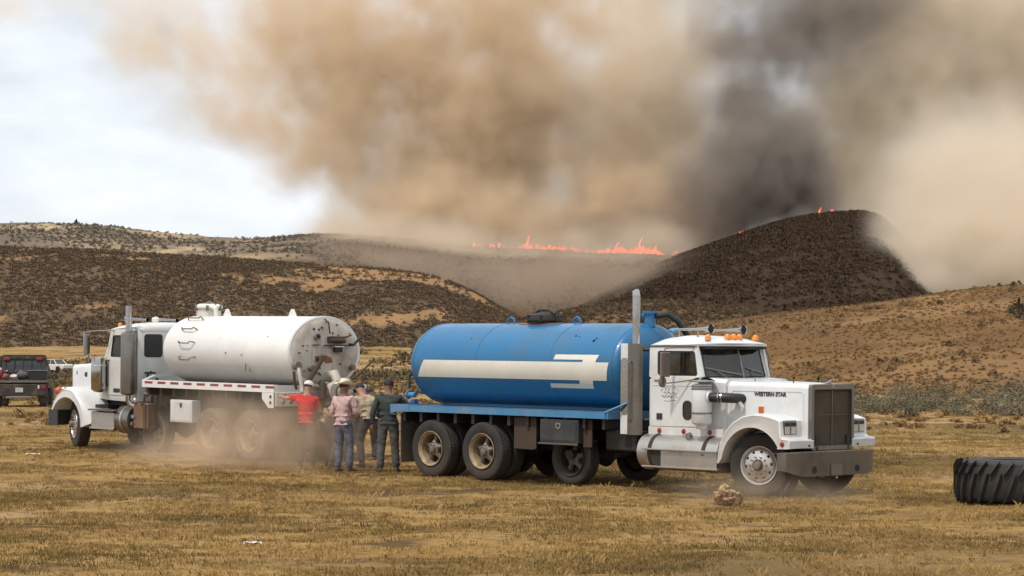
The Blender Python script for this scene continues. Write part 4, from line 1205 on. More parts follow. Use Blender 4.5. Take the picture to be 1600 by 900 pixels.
for _ in range(26):
    y, z = rr_.uniform(-.75, .75), rr_.uniform(1.75, 2.85)
    if (y / TA2) ** 2 + ((z - TZ2) / TB2) ** 2 > .8: continue
    mb.box((X0 + .02, y, z), (.03, rr_.uniform(.015, .05), rr_.uniform(.015, .04)))
mb.build('bolt', M_rust, endp)['kind'] = 'stuff'
# pump, manifold and hoses under the rear end
pm = MB().cyl((-7.75, -.05, 1.45), (-8.10, -.05, 1.45), .20, .20, 20).cyl((-8.08, -.05, 1.45), (-8.13, -.05, 1.45), .25, .25, 20)
pm.tube([(-7.7, -.05, 1.75), (-7.95, -.05, 1.80), (-8.05, -.05, 1.65), (-8.05, -.05, 1.45)], .10, 14)
pmo = pm.build('suction_valve', M_tankend, W)
MB().lathe([(.12, -.012), (.14, 0), (.12, .012), (.11, 0), (.12, -.012)], 16, (-8.16, -.05, 1.45), 'x').build('hand_wheel', M_rust, pmo)
mb = MB().tube([(-7.85, .20, 1.62), (-8.02, .30, 1.58), (-8.06, .34, 1.40), (-8.0, .34, 1.15), (-7.9, .34, .9)], .075, 12); mb.cyl((-8.05, .34, 1.32), (-8.05, .34, 1.38), .11, .11, 14)
mb.build('manifold', M_rust, W)
mb = MB().tube([(-7.8, -.30, 1.66), (-8.0, -.36, 1.70), (-8.1, -.40, 1.55), (-8.1, -.45, 1.2), (-8.0, -.5, .85)], .06, 12); mb.build('manifold', M_hub, W)
mb = MB().tube([(-7.85, .55, 1.25), (-8.0, .6, 1.2), (-8.02, .55, .95), (-7.9, .45, .8), (-7.85, .1, .75), (-7.9, -.3, .8)], .05, 10); mb.build('hose', M_gasket, W)
MB().tube([(-8.0, -.35, 1.70), (-8.0, -.55, 1.72), (-8.02, -.80, 1.92), (-8.02, -1.05, 2.12)], [.018, .02, .02, .016], 7).build('valve_lever', M_rust, W)
MB().tube([(-8.0, -.50, 1.45), (-8.02, -.72, 1.62), (-8.02, -.82, 1.76)], .016, 7).build('valve_lever', M_rust, W)
MB().box((-7.72, .0, .95), (.25, 1.0, .35), .03).build('pump_housing', M_black, W)
MB().tube([(-7.62, -.62, 1.1), (-7.95, -.62, 1.12)], .09, 12).build('outlet', M_tankend, W)

# cab
cab = MB()
cab.loft([cab_sec(-2.46, .90, 1.10, 2.70), cab_sec(-2.44, .93, 1.08, 2.72), cab_sec(-2.05, .935, 1.08, 2.72)])
cabw = cab.build('cab', M_white2, W, 30)
MB().prism(rrect(.30, .78, 2.06, 2.56, .07, 4), 'x', -2.466, -2.475).build('rear_window_seal', M_gasket, cabw)
MB().prism(rrect(.325, .755, 2.085, 2.535, .05, 4), 'x', -2.474, -2.478).build('rear_window', M_glass, cabw)
MB().prism(rrect(-.78, -.30, 2.06, 2.56, .07, 4), 'x', -2.466, -2.475).build('rear_window_seal', M_gasket, cabw)
cl = MB().loft([cab_sec(-2.05, .93, 1.08, 1.985), cab_sec(-1.30, .93, 1.10, 1.985), cab_sec(-.92, .88, 1.12, 1.95)]).build('cab_lower', M_white2, cabw)
for s in (-1, 1):
    mb = MB(); holed(mb, rrect(-2.06, -1.22, 1.97, 2.66, .03, 3, 0, -.20), rrect(-2.0, -1.40, 2.05, 2.53, .05, 3, 0, -.10), 'y', s * .93, s * .885)
    mb.build('door_frame', M_white2, cabw)
    mb = MB(); holed(mb, rrect(-2.0, -1.40, 2.05, 2.53, .05, 3, 0, -.10), rrect(-1.975, -1.425, 2.075, 2.505, .04, 3, 0, -.09), 'y', s * .932, s * .90); mb.build('window_seal', M_gasket, cabw)
    MB().prism(rrect(-1.98, -1.42, 2.07, 2.51, .04, 3, 0, -.095), 'y', s * .915, s * .910).build('side_window', M_win, cabw)
    d = MB().prism(rrect(-1.98, -1.24, 1.22, 1.98, .08, 4), 'y', s * .931, s * .945).build('door', M_white2, cabw)
    MB().box((-1.9, s * .955, 1.90), (.14, .02, .025), .006).build('door_handle', M_chrome, d)
    MB().prism(rrect(-1.80, -1.55, 1.27, 1.36, .02, 2), 'y', s * .945, s * .950).build('door_badge', M_decal, d)
    mb = MB().tube([(-1.36, s * .94, 1.98), (-1.36, s * 1.0, 1.95), (-1.36, s * 1.0, 1.45), (-1.36, s * .95, 1.42)], .015, 6); mb.build('grab_handle', M_gasket, cabw)
def ws2(y, t): return Vector((-.98 - .10 * abs(y) / .8 - .36 * t, y, 1.97 + .67 * t))
for s in (-1, 1):
    P4 = [ws2(s * .02, 0.02), ws2(s * .79, 0.02), ws2(s * .76, .98), ws2(s * .02, .98)]
    MB().loft([[p + Vector((.006, 0, 0)) for p in P4], [p - Vector((.006, 0, 0)) for p in P4]]).build('windscreen', M_win, cabw)
    MB().tube([ws2(s * .86, -.05) - Vector((.05, 0, 0)), ws2(s * .84, 1.0) - Vector((.05, 0, 0))], .06, 8).build('pillar', M_white2, cabw)
MB().tube([ws2(0, -.02), ws2(0, 1.0)], .025, 6).build('centre_post', M_white2, cabw)
xs_ = [-2.475, -2.46, -2.41, -2.3, -2.0, -1.75, -1.5, -1.35, -1.25, -1.20]
rw = MB().loft(roof_loft(xs_, [.88, .91, .93, .94, .94, .94, .93, .92, .90, .88], [2.66, 2.68, 2.70, 2.71, 2.70, 2.68, 2.665, 2.65, 2.63, 2.62], [.02, .05, .08, .11, .12, .12, .11, .08, .05, .02], [0, 0, 0, 0, 0, .02, .06, .12, .17, .19])).build('roof', M_white2, cabw, 40)
for k, y in enumerate((-.6, -.15, .15, .6)):
    MB().lathe([(.001, .06), (.04, .045), (.05, 0), (.05, -.03)], 12, (-1.36 + .12 * (1 - y * y), y, 2.745), 'z').build('marker_lamp', M_amber, rw)
for y, x0, x1 in ((.55, -2.25, -1.45), (-.2, -2.3, -1.5)):
    l = MB().tube([(x0, y, 2.87), (x0 + .1, y, 2.875), (x1 - .12, y, 2.885), (x1, y, 2.89)], [.04, .02, .03, .07], 12, cap=False)
    for xx in (x0 + .15, x1 - .2): l.cyl((xx, y, 2.77), (xx, y, 2.87), .015, .015, 6)
    l.build('air_horn', M_chrome, rw)
MB().box((-2.05, .2, 2.87), (.16, .12, .12), .03).build('beacon_box', M_whitetape, rw)
MB().box((-1.7, 0, 1.2), (1.3, 1.7, .08)).build('cab_floor', M_dark, cabw)
MB().box((-2.2, 0, 1.8), (.15, 1.5, .7), .04).build('seat', M_door, cabw)
# hood and grille
hd = MB().loft([hood_sec(-1.0, .72, 1.15, 1.96, .14), hood_sec(-.5, .66, 1.10, 1.93, .13), hood_sec(.3, .58, 1.05, 1.875, .12), hood_sec(.66, .55, 1.0, 1.85, .11)])
hw_ = hd.build('hood', M_white, W, 30)
MB().box((.69, 0, 1.42), (.06, 1.02, .86), .04).build('grille_shell', M_chrome, hw_)
em = MB().lathe([(.001, .006), (.055, .006), (.06, 0)], 20, (.02, .607, 1.63), 'y').build('hood_emblem', M_decal, hw_)
em.scale = (1.35, 1, 1); em.location = (-.007, 0, 0)
MB().box((.45, .574, 1.66), (.03, .008, .07)).build('side_badge', M_steel, hw_)
def fender_w(s):
    outer = [(-1.05, .62), (-.90, .80), (-.72, 1.0), (-.56, 1.17), (-.38, 1.29), (-.15, 1.36), (.05, 1.36), (.25, 1.29), (.40, 1.17), (.50, 1.0), (.54, .83)]
    n = len(outer); c = (-.03, .53); r = .60
    inner = [(c[0] + r * math.cos(R_(185 - 155 * k / (n - 1))), c[1] + r * math.sin(R_(185 - 155 * k / (n - 1)))) for k in range(n)]
    lip = [(c[0] + (r + .06) * math.cos(R_(185 - 155 * k / (n - 1))), c[1] + (r + .06) * math.sin(R_(185 - 155 * k / (n - 1))) + .10 * math.sin(PI * k / (n - 1))) for k in range(n)]
    rows = []
    for y, t in ((1.18, 0), (1.19, .15), (1.17, .35), (1.08, .75), (.92, 1.0), (.70, 1.05), (.50, .95)):
        rows.append([(lip[k][0] + (outer[k][0] - lip[k][0]) * t, s * y, lip[k][1] + (outer[k][1] - lip[k][1]) * t) for k in range(n)] + [(p[0], s * y, p[1]) for p in inner[::-1]])
    f = MB().loft(rows).build('fender', M_white, W, 35)
    l = MB().sphere((.50, s * 1.02, 1.26), (.07, .09, .08), 2).build('turn_lamp', M_orange, f)
    MB().box((.52, s * .80, 1.22), (.16, .30, .24), .04).build('headlamp', M_chrome, f)
    return f
fender_w(1); fender_w(-1)
mb = MB().box((.62, 0, .66), (.05, 2.4, .36), .01)
for s in (1, -1): mb.box((.46, s * 1.18, .655), (.36, .03, .35), .006)
mb.build('bumper', M_door, W)  # chrome bumper: its dark reflection is put into the colour
# air cleaner, mirrors, stack
ac = MB().lathe([(.001, -.06), (.10, -.05), (.16, 0), (.172, .02), (.172, .60), (.16, .64), (.15, .70), (.001, .71)], 28, (-1.21, 1.10, 1.32), 'z').build('air_cleaner', M_chrome, W, 40)
MB().lathe([(.173, -.015), (.178, -.015), (.178, .015), (.173, .015)], 28, (-1.21, 1.10, 1.86), 'z').build('clamp_band', M_white2, ac)
MB().tube([(-1.21, .95, 1.85), (-1.12, .82, 1.87), (-1.0, .70, 1.8)], .07, 10).build('intake_hose', M_gasket, ac)
for s in (1, -1):
    mb = MB().tube([(-1.55, s * .93, 2.63), (-1.30, s * 1.2, 2.62), (-1.22, s * 1.34, 2.61), (-1.20, s * 1.36, 2.55), (-1.20, s * 1.36, 2.05), (-1.3, s * 1.1, 1.98), (-1.4, s * .93, 1.98)], .014, 7)
    mb.tube([(-1.22, s * 1.34, 2.61), (-1.22, s * 1.50, 2.58), (-1.22, s * 1.50, 2.10), (-1.22, s * 1.38, 2.04)], .014, 7)
    mr = mb.build('mirror', M_chrome, cabw)
    mc = MB().box((-1.215, s * 1.43, 2.33), (.05, .17, .46), .02).build('mirror_case', M_chrome, mr)
    MB().lathe([(.001, -.02), (.04, -.015), (.06, 0), (.05, .02), (.001, .03)], 14, (-1.22, s * 1.40, 2.03), 'x').build('round_mirror', M_chrome, mr)
ex = MB().lathe([(.06, -.04), (.13, -.02), (.165, 0), (.168, .02), (.168, 1.26), (.16, 1.30), (.09, 1.34), (.07, 1.34)], 28, (-2.38, 1.13, 1.27), 'z').build('muffler', M_steel, W, 40)
MB().tube([(-2.38, 1.13, 2.60), (-2.38, 1.13, 3.05), (-2.38, 1.13, 3.17)], .068, 16, cap=False).build('exhaust_stack', M_chrome, ex)
MB().lathe([(.07, -.03), (.085, -.03), (.085, .03), (.07, .03)], 16, (-2.38, 1.13, 2.68), 'z').build('clamp_band', M_chrome, ex)
MB().tube([(-2.38, 1.13, 1.25), (-2.38, 1.13, 1.12), (-2.42, 1.08, 1.02), (-2.62, .95, .92), (-2.8, .7, .85)], .06, 12).build('exhaust_elbow', M_chrome, ex)
MB().tube([(-2.38, 1.05, 2.62), (-2.38, .93, 2.62)], .03, 8).build('stack_bracket', M_chrome, ex)
mb = MB().tube([(-2.48, .70, 1.20), (-2.50, .70, 1.72), (-2.50, .60, 1.74)], .02, 6); mb.tube([(-2.5, .78, 1.72), (-2.5, .5, 1.72)], .02, 6); mb.build('hose_post', M_gasket, W)
# step box, tank, hydraulic tank and posts
sb = MB().box((-1.40, .95, .66), (.88, .36, .36), .015).build('step_box', M_alu, W)
MB().box((-1.42, 1.02, .88), (.98, .36, .035), .006).build('step_tread', M_steel, sb)
MB().box((-1.40, 1.14, .475), (.92, .05, .035), .006).build('step', M_alu, sb)
MB().box((-1.1, .8, .95), (.5, .3, .08), .01).build('bracket', M_black, sb)
ft = MB().cyl((-1.86, .84, .69), (-2.36, .84, .69), .305, .305, 30).build('fuel_tank', M_steel, W, 40)
MB().lathe([(.306, -.03), (.316, -.03), (.316, .03), (.306, .03)], 30, (-2.1, .84, .69), 'x').build('tank_strap', M_alu, ft)
MB().box((-2.52, 1.02, .74), (.10, .05, .42), .006).build('post', M_tankend, W)
bt = MB().box((-2.86, 1.03, .80), (.52, .24, .56), .03).build('battery_box', M_brownbox, W)
MB().box((-3.05, 1.16, .80), (.10, .03, .52), .006).build('box_strap', M_rust, bt)
for i, (x, z) in enumerate(((-2.62, .78), (-2.60, .62), (-2.70, 1.12), (-2.95, 1.10))):
    MB().sphere((x, 1.17, z), (.05, .04, .06), 1, .2).build('fitting', M_steel, bt)
mb = MB().tube([(-2.6, .98, .62), (-2.66, 1.0, .45), (-2.75, .98, .36)], .025, 6); mb.build('hose', M_gasket, bt)
mb = MB().tube([(-2.65, .9, 1.1), (-2.75, .95, 1.28), (-2.95, .9, 1.25), (-3.1, .8, 1.35)], .03, 8); mb.build('hose', M_hub, bt)
mb = MB().tube([(-2.8, .8, 1.05), (-2.9, .85, 1.4), (-2.85, .7, 1.6)], .035, 8); mb.build('hose', M_gasket, bt)
MB().box((-2.9, .25, 1.15), (.5, .9, .35), .04).build('winch_box', M_rust, W)
# ================================================================== people
M_skin = plain('tanned_skin', (0.36, 0.19, 0.12), 0.6)
M_skin2 = plain('weathered_skin', (0.24, 0.125, 0.08), 0.6)
def cloth(name, col, var=0.25, scale=14, check=None):
    m, nt, b = new_mat(name)
    tcn = nt.nodes.new('ShaderNodeTexCoord')
    f = _noise(nt, tcn.outputs['Object'], scale, 5, .6)
    c = _mixc(nt, _ramp(nt, f, .3, .7), tuple(x * (1 - var) for x in col), tuple(min(1, x * (1 + var)) for x in col))
    if check:
        wv = nt.nodes.new('ShaderNodeTexWave'); wv.inputs['Scale'].default_value = 9; wv.inputs['Distortion'].default_value = 1.5
        nt.links.new(tcn.outputs['Object'], wv.inputs['Vector'])
        c = _mixc(nt, _ramp(nt, wv.outputs['Fac'], .4, .7, 0, .6), c, check)
    nt.links.new(c, b.inputs['Base Color']); b.inputs['Roughness'].default_value = .9
    _bump(nt, _noise(nt, tcn.outputs['Object'], 7, 4), .6, .03, b)
    return m

def skin_obj(name, verts, edges, radii, mat, parent, sub=2, root=0):
    me = bpy.data.meshes.new(name)
    me.from_pydata([tuple(v) for v in verts], edges, [])
    o = bpy.data.objects.new(name, me); COL.objects.link(o)
    me.materials.append(mat)
    sk = o.modifiers.new('skin', 'SKIN'); sk.use_smooth_shade = True
    if not me.skin_vertices: me.skin_vertices.new()
    for i, r in enumerate(radii):
        rr = r if isinstance(r, (tuple, list)) else (r, r)
        me.skin_vertices[0].data[i].radius = rr
        me.skin_vertices[0].data[i].use_root = (i == root)
    ss = o.modifiers.new('subsurf', 'SUBSURF'); ss.levels = sub; ss.render_levels = sub
    bpy.context.view_layer.update()
    dg = bpy.context.evaluated_depsgraph_get()
    me2 = bpy.data.meshes.new_from_object(o.evaluated_get(dg))
    o.modifiers.clear(); o.data = me2; me2.name = name
    for p in me2.polygons: p.use_smooth = True
    if not me2.materials: me2.materials.append(mat)
    o.parent = parent
    return o

def wrinkle(o, amp, seed):
    """cloth folds: sags and creases that run round the limbs and gather at the waist"""
    me = o.data; n = len(me.vertices)
    co = np.empty(n * 3); no = np.empty(n * 3)
    me.vertices.foreach_get('co', co); me.vertices.foreach_get('normal', no)
    co = co.reshape(-1, 3); no = no.reshape(-1, 3)
    s_ = seed * 13.7 + len(bpy.data.objects) * 0.37
    w = fbm(co[:, 0] * 7 + co[:, 1] * 9 + s_, co[:, 2] * 20 + co[:, 0] * 9 + s_, 3, seed) * 1.5 + fbm(co[:, 0] * 16 + s_, co[:, 2] * 34 + co[:, 1] * 12, 2, seed + 4) * .8
    co += no * (w * amp)[:, None]
    me.vertices.foreach_set('co', co.ravel()); me.update()
    return o

def person(loc, yaw, label, pose, shirt, trousers, hat, shirt_m, trou_m, skin_m, h=1.78, boots=None, belt=True, untuck=.66):
    """pose: dict of joint positions in a frame with +y facing forward, x to the right hand, z up, for a 1.78 m body"""
    P = empty('person', loc, (0, 0, yaw)); tag(P, label, 'person')
    P.scale = (h / 1.78,) * 3
    J = dict(pel=(0, 0, .97), sp1=(0, 0, 1.10), sp2=(0, 0, 1.28), ch=(0, 0, 1.40), nk=(0, .0, 1.49), nk2=(0, .01, 1.545), hd=(0, .03, 1.62), hd2=(0, .035, 1.70),
             shL=(-.19, 0, 1.43), shR=(.19, 0, 1.43), elL=(-.25, .0, 1.15), elR=(.25, 0, 1.15), wrL=(-.26, .08, .90), wrR=(.26, .08, .90),
             hpL=(-.10, 0, .93), hpR=(.10, 0, .93), knL=(-.12, .02, .50), knR=(.12, .02, .50), anL=(-.13, -.02, .09), anR=(.13, -.02, .09), toL=(-.15, .14, .04), toR=(.15, .14, .04))
    J.update(pose)
    J = {k: Vector(v) for k, v in J.items() if isinstance(v, tuple)}
    # body: one continuous surface with fingers
    V = []; E = []; Rr = []
    idx = {}
    def add(n, p, r, par=None):
        idx[n] = len(V); V.append(Vector(p)); Rr.append(r)
        if par is not None: E.append((idx[par], idx[n]))
    add('pel', J['pel'], (.145, .11))
    add('sp1', J['sp1'], (.125, .10), 'pel'); add('sp2', J['sp2'], (.135, .105), 'sp1'); add('ch', J['ch'], (.13, .10), 'sp2')
    add('nk', J['nk'], (.070, .070), 'ch'); add('nk2', J['nk2'], (.066, .066), 'nk')
    add('hd', J['hd'], (.086, .098), 'nk2'); add('hd2', J['hd2'], (.088, .104), 'hd'); add('hd3', J['hd2'] + (J['hd2'] - J['hd']).normalized() * .065, (.05, .06), 'hd2')
    for s in 'LR':
        sh, el, wr = J['sh' + s], J['el' + s], J['wr' + s]
        add('sh' + s, sh, .058, 'ch'); add('um' + s, (sh + el) / 2, .050, 'sh' + s); add('el' + s, el, .040, 'um' + s)
        add('fm' + s, el.lerp(wr, .4), .038, 'el' + s); add('wr' + s, wr, .027, 'fm' + s)
        d = (wr - el).normalized()
        sd = d.cross(Vector((0, 1, 0))); sd = (sd if sd.length > .1 else d.cross(Vector((0, 0, 1)))).normalized()
        nn = sd.cross(d).normalized()
        add('pm' + s, wr + d * .05, (.036, .022), 'wr' + s)
        for k, (off, ln) in enumerate(((-.030, .070), (-.010, .082), (.010, .078), (.028, .062))):
            a = wr + d * .085 + sd * off; b = a + d * ln * .5 + nn * .012; c = b + d * ln * .35 + nn * .03
            add('f%da%s' % (k, s), a, .0095, 'pm' + s); add('f%db%s' % (k, s), b, .009, 'f%da%s' % (k, s)); add('f%dc%s' % (k, s), c, .0075, 'f%db%s' % (k, s))
        a = wr + d * .03 - sd * .035 + nn * .01
        add('ta' + s, a, .011, 'pm' + s); add('tb' + s, a + d * .04 - sd * .018 + nn * .018, .009, 'ta' + s)
        hp, kn, an, to = J['hp' + s], J['kn' + s], J['an' + s], J['to' + s]
        add('hp' + s, hp, .095, 'pel'); add('th' + s, hp.lerp(kn, .5), .078, 'hp' + s); add('kn' + s, kn, .056, 'th' + s); add('cf' + s, kn.lerp(an, .35), .055, 'kn' + s); add('an' + s, an, .038, 'cf' + s); add('to' + s, to, .034, 'an' + s)
    body = skin_obj('body', V, E, Rr, skin_m, P, 2)
    # face and ears, turned with the head
    up = (J['hd2'] - J['nk2']).normalized()
    fw = Vector(pose.get('face', (0, 1, 0))).normalized(); fw = (fw - up * fw.dot(up)).normalized(); sd = fw.cross(up).normalized()
    C = J['hd'] + up * .03
    mb = MB(); mb.loft([[C + fw * .085 + sd * -.013 - up * .03, C + fw * .085 + sd * .013 - up * .03, C + fw * .085 + up * .035], [C + fw * .118 + sd * -.012 - up * .028, C + fw * .118 + sd * .012 - up * .028, C + fw * .10 + up * .02]])
    for s in (-1, 1): mb.tube([C + sd * s * .078 - up * .02, C + sd * s * .092 + up * .0, C + sd * s * .085 + up * .03], [.012, .018, .012], 7)
    mb.build('ear_and_nose', skin_m, P)['kind'] = 'stuff'
    mb = MB()
    for s in (-1, 1): mb.sphere(C + fw * .088 + sd * s * .033 + up * .012, .012, 1)
    mb.build('eye', M_dark, P)
    mb = MB(); mb.tube([C + fw * .092 - sd * .025 - up * .062, C + fw * .099 - up * .060, C + fw * .092 + sd * .025 - up * .062], .006, 5); mb.build('mouth', M_redlens, P)
    hair = MB()
    rr = bmesh.ops.create_icosphere(hair.bm, subdivisions=3, radius=1.0)
    B3 = Matrix((sd, fw, up)).transposed()
    for v in rr['verts']:
        q = v.co.copy()
        if q.y > .35 and q.z < .55: q *= .82
        if q.z < -.35: q *= .8
        q = Vector((q.x * .093, q.y * .110, q.z * .102))
        v.co = C + up * .035 - fw * .012 + B3 @ q
    hair.build('hair', pose.get('hairm', M_hair), P)
    # shirt
    V = []; E = []; Rr = []; idx.clear()
    add('wa', J['pel'].lerp(J['sp1'], max(.80, untuck + .14)), (.160, .132)); add('wb', J['pel'].lerp(J['sp1'], untuck), (.158, .130), 'wa')
    add('sp1', J['sp1'], (.162, .130), 'wa'); add('sp2', J['sp2'], (.185, .140), 'sp1'); add('ch', J['ch'], (.180, .130), 'sp2'); add('nk', J['nk'] - (J['nk'] - J['ch']) * .15, (.078, .075), 'ch')
    for s in 'LR':
        sh, el, wr = J['sh' + s], J['el' + s], J['wr' + s]
        add('sh' + s, sh, .084, 'ch'); add('um' + s, sh.lerp(el, .5), .073, 'sh' + s)
        if shirt == 'long':
            add('el' + s, el, .062, 'um' + s); add('fm' + s, el.lerp(wr, .5), .053, 'el' + s); add('cu' + s, el.lerp(wr, .95), .040, 'fm' + s)
        else:
            add('ue' + s, sh.lerp(el, .72), .060, 'um' + s)
    wrinkle(skin_obj('shirt', V, E, Rr, shirt_m, P, 3), .013, 1)
    # trousers
    V = []; E = []; Rr = []; idx.clear()
    add('pel', J['pel'], (.172, .142)); add('wa', J['pel'].lerp(J['sp1'], .85), (.172, .142), 'pel')
    for s in 'LR':
        hp, kn, an = J['hp' + s], J['kn' + s], J['an' + s]
        add('hp' + s, hp - Vector((0, 0, .03)), (.118, .125), 'pel'); add('th' + s, hp.lerp(kn, .5), .104, 'hp' + s); add('kn' + s, kn, .084, 'th' + s); add('cf' + s, kn.lerp(an, .5), .080, 'kn' + s); add('an' + s, an + (an - kn) * .04, .078, 'cf' + s)
    wrinkle(skin_obj('trousers', V, E, Rr, trou_m, P, 3), .012, 2)
    if belt:
        c = J['pel'].lerp(J['sp1'], .80)
        MB().tube([c + Vector((.150 * math.cos(a), .124 * math.sin(a), 0)) for a in [2 * PI * k / 24 for k in range(24)]], .017, 6, closed=True).build('belt', M_gasket, P)
    # boots
    for s in 'LR':
        an, to = J['an' + s], J['to' + s]
        f = (to - an); f.z = 0; f.normalize(); sd2 = Vector((f.y, -f.x, 0))
        base = Vector((an.x, an.y, 0))
        secs = []
        for t, w, hh in ((-.075, .026, .05), (-.06, .036, .10), (-.01, .042, .12), (.06, .043, .085), (.13, .048, .06), (.19, .040, .045), (.215, .015, .03)):
            c = base + f * t
            secs.append([c + sd2 * w * math.cos(a) + Vector((0, 0, .004 + max(0, hh * (0.5 + 0.5 * math.sin(a))))) for a in [2 * PI * k / 12 for k in range(12)]])
        MB().loft(secs).build('boot', boots or M_boot, P)
    top = J['hd2'] + up * .005
    if hat == 'cowboy':
        mb = MB()
        n = 36
        def ring(r, z, curl=0, k=1.0):
            out = []
            for j in range(n):
                a = 2 * PI * j / n
                x, y = r * math.cos(a) * k, r * math.sin(a) * 1.12
                out.append(top + sd * x + fw * y + up * (z + curl * abs(math.cos(a)) ** 2.2 - curl * .35 * abs(math.sin(a)) ** 3))
            return out
        mb.loft([ring(.082, .012), ring(.098, .004), ring(.135, .0, .004), ring(.175, .0, .025), ring(.200, .006, .055, .93), ring(.203, .012, .058, .93), ring(.175, .010, .028), ring(.11, .014, .0), ring(.092, .022), ring(.090, .07), ring(.084, .11), ring(.070, .128), ring(.04, .115), ring(.01, .10)], cap=False)
        h_ = mb.build('hat', M_straw, P, 60)
        MB().tube([top + sd * .094 * math.cos(a) + fw * .105 * math.sin(a) + up * .032 for a in [2 * PI * k / 24 for k in range(24)]], .010, 6, closed=True).build('hat_band', M_cream, h_)
    elif hat:
        m_ = hat
        mb = MB()
        rr = bmesh.ops.create_icosphere(mb.bm, subdivisions=3, radius=1.0)
        for v in rr['verts']:
            q = v.co.copy(); q.z = max(q.z, -.15)
            v.co = top - up * .01 + B3 @ Vector((q.x * .100, q.y * .113, q.z * .095))
        h_ = mb.build('cap', m_, P, 60)
        mb = MB()
        bd = fw * pose.get('brim', 1)
        pts = [(math.cos(a) * .085, .08 + .10 * math.sin(a)) for a in [PI * k / 10 for k in range(11)]]
        mb.loft([[top + sd * x + bd * y + up * (-.006 - .25 * abs(x) * abs(x)) for x, y in pts], [top + sd * x + bd * y + up * (.004 - .25 * abs(x) * abs(x)) for x, y in pts]])
        mb.build('cap_brim', pose.get('brimm', m_), h_)
    return P

M_hair = plain('dark_hair', (0.03, 0.02, 0.015), 0.7)
M_greyhair = plain('grey_hair', (0.20, 0.16, 0.13), 0.7)
M_boot = plain('brown_boot_leather', (0.055, 0.035, 0.022), 0.6)
M_straw = plain('cream_straw', (0.66, 0.58, 0.44), 0.8)
M_capblack = plain('black_cap', (0.018, 0.017, 0.017), 0.8)
M_capwhite = plain('white_cap', (0.62, 0.60, 0.57), 0.8)
C_red = cloth('red_cotton', (0.50, 0.025, 0.025), .15)
C_pink = cloth('pink_striped_shirt', (0.56, 0.40, 0.39), .12, 12, (0.30, 0.14, 0.14))
C_camo = cloth('tan_camo_shirt', (0.30, 0.25, 0.17), .5, 9)
C_green = cloth('dark_green_shirt', (0.036, 0.050, 0.047), .3)
C_tan = cloth('tan_work_shirt', (0.32, 0.22, 0.13), .25)
C_jeans = cloth('blue_jeans', (0.085, 0.095, 0.125), .35, 8)
C_dkjeans = cloth('dark_work_trousers', (0.045, 0.042, 0.045), .3, 8)
C_grey = cloth('grey_trousers', (0.07, 0.068, 0.068), .3, 8)
C_dark = cloth('black_jacket', (0.02, 0.022, 0.028), .3)

def at_px(u, D, vfeet=None):
    x = (u - 800) * D / F_PX
    return (x, D, float(ground_base(x, D)) - .005)
def solve_feet(u, v):
    D = 40.0
    for _ in range(60):
        x = (u - 800) * D / F_PX
        D = F_PX * (EYE - float(ground_base(x, D))) / (v - HOR)
    return at_px(u, D)

# red shirt, back to us, left arm stretched out to the deck rail
person(at_px(479, 45.8), R_(-8), 'man in red t-shirt and white cap reaching out to the white deck rail',
       dict(shL=(-.20, .0, 1.44), elL=(-.43, .10, 1.43), wrL=(-.62, .30, 1.46), shR=(.19, .02, 1.40), elR=(.27, .10, 1.14), wrR=(.22, .32, 1.10), knL=(-.14, .05, .5), hd=(.03, .05, 1.63), hd2=(.035, .06, 1.71), nk2=(.02, .02, 1.55), face=(.35, 1, -.25)),
       'short', 'long', M_capwhite, C_red, C_dkjeans, M_skin, 1.70, None, False, .15)
# stooping man with a bald head behind
person(at_px(517, 46.0), R_(-70), 'stooping bare-headed man in tan shirt half hidden behind the man in the pink shirt',
       dict(pel=(0, -.12, .90), hpL=(-.1, -.12, .86), hpR=(.1, -.12, .86), sp1=(0, -.06, 1.02), sp2=(0, .10, 1.16), ch=(0, .20, 1.24), nk=(0, .28, 1.30), nk2=(0, .32, 1.34), hd=(0, .36, 1.40), hd2=(0, .39, 1.47), shL=(-.19, .2, 1.24), shR=(.19, .2, 1.24), elL=(-.2, .38, 1.05), elR=(.2, .38, 1.05), wrL=(-.12, .58, 1.08), wrR=(.12, .58, 1.08), knL=(-.13, .08, .48), knR=(.13, .08, .48), face=(0, 1, -.5), hairm=M_greyhair),
       'long', 'long', None, C_tan, C_dkjeans, M_skin, 1.75)
# cowboy hat
person(solve_feet(537, 737), R_(-32), 'man in cream cowboy hat, pink striped shirt and jeans with his back turned',
       dict(elL=(-.26, -.02, 1.16), wrL=(-.22, .14, .95), elR=(.27, .06, 1.17), wrR=(.14, .24, 1.08), hpR=(.10, 0, .93), knR=(.11, .06, .50), anR=(.12, .03, .09), toR=(.14, .2, .04), face=(.35, 1, -.15)),
       'long', 'long', 'cowboy', C_pink, C_jeans, M_skin2, 1.74, None, False, .30)
# camo shirt leaning in
person(solve_feet(573, 729), R_(28), 'man in mottled tan shirt bending forward beside the cowboy hat',
       dict(pel=(0, -.10, .95), hpL=(-.10, -.10, .91), hpR=(.10, -.10, .91), sp1=(0, -.05, 1.08), sp2=(0, .06, 1.24), ch=(0, .14, 1.34), nk=(0, .22, 1.42), nk2=(0, .26, 1.46), hd=(0, .31, 1.51), hd2=(0, .35, 1.58), shL=(-.19, .14, 1.34), shR=(.19, .14, 1.34), elL=(-.24, .30, 1.14), elR=(.26, .25, 1.10), wrL=(-.12, .48, 1.10), wrR=(.14, .46, 1.05), knL=(-.15, .0, .5), knR=(.17, -.05, .5), anL=(-.15, -.10, .09), anR=(.22, -.22, .09), toL=(-.17, .06, .04), toR=(.25, -.06, .04), face=(-.2, 1, -.5)),
       'long', 'long', M_capblack, C_camo, C_dkjeans, M_skin, 1.76, None, False, .2)
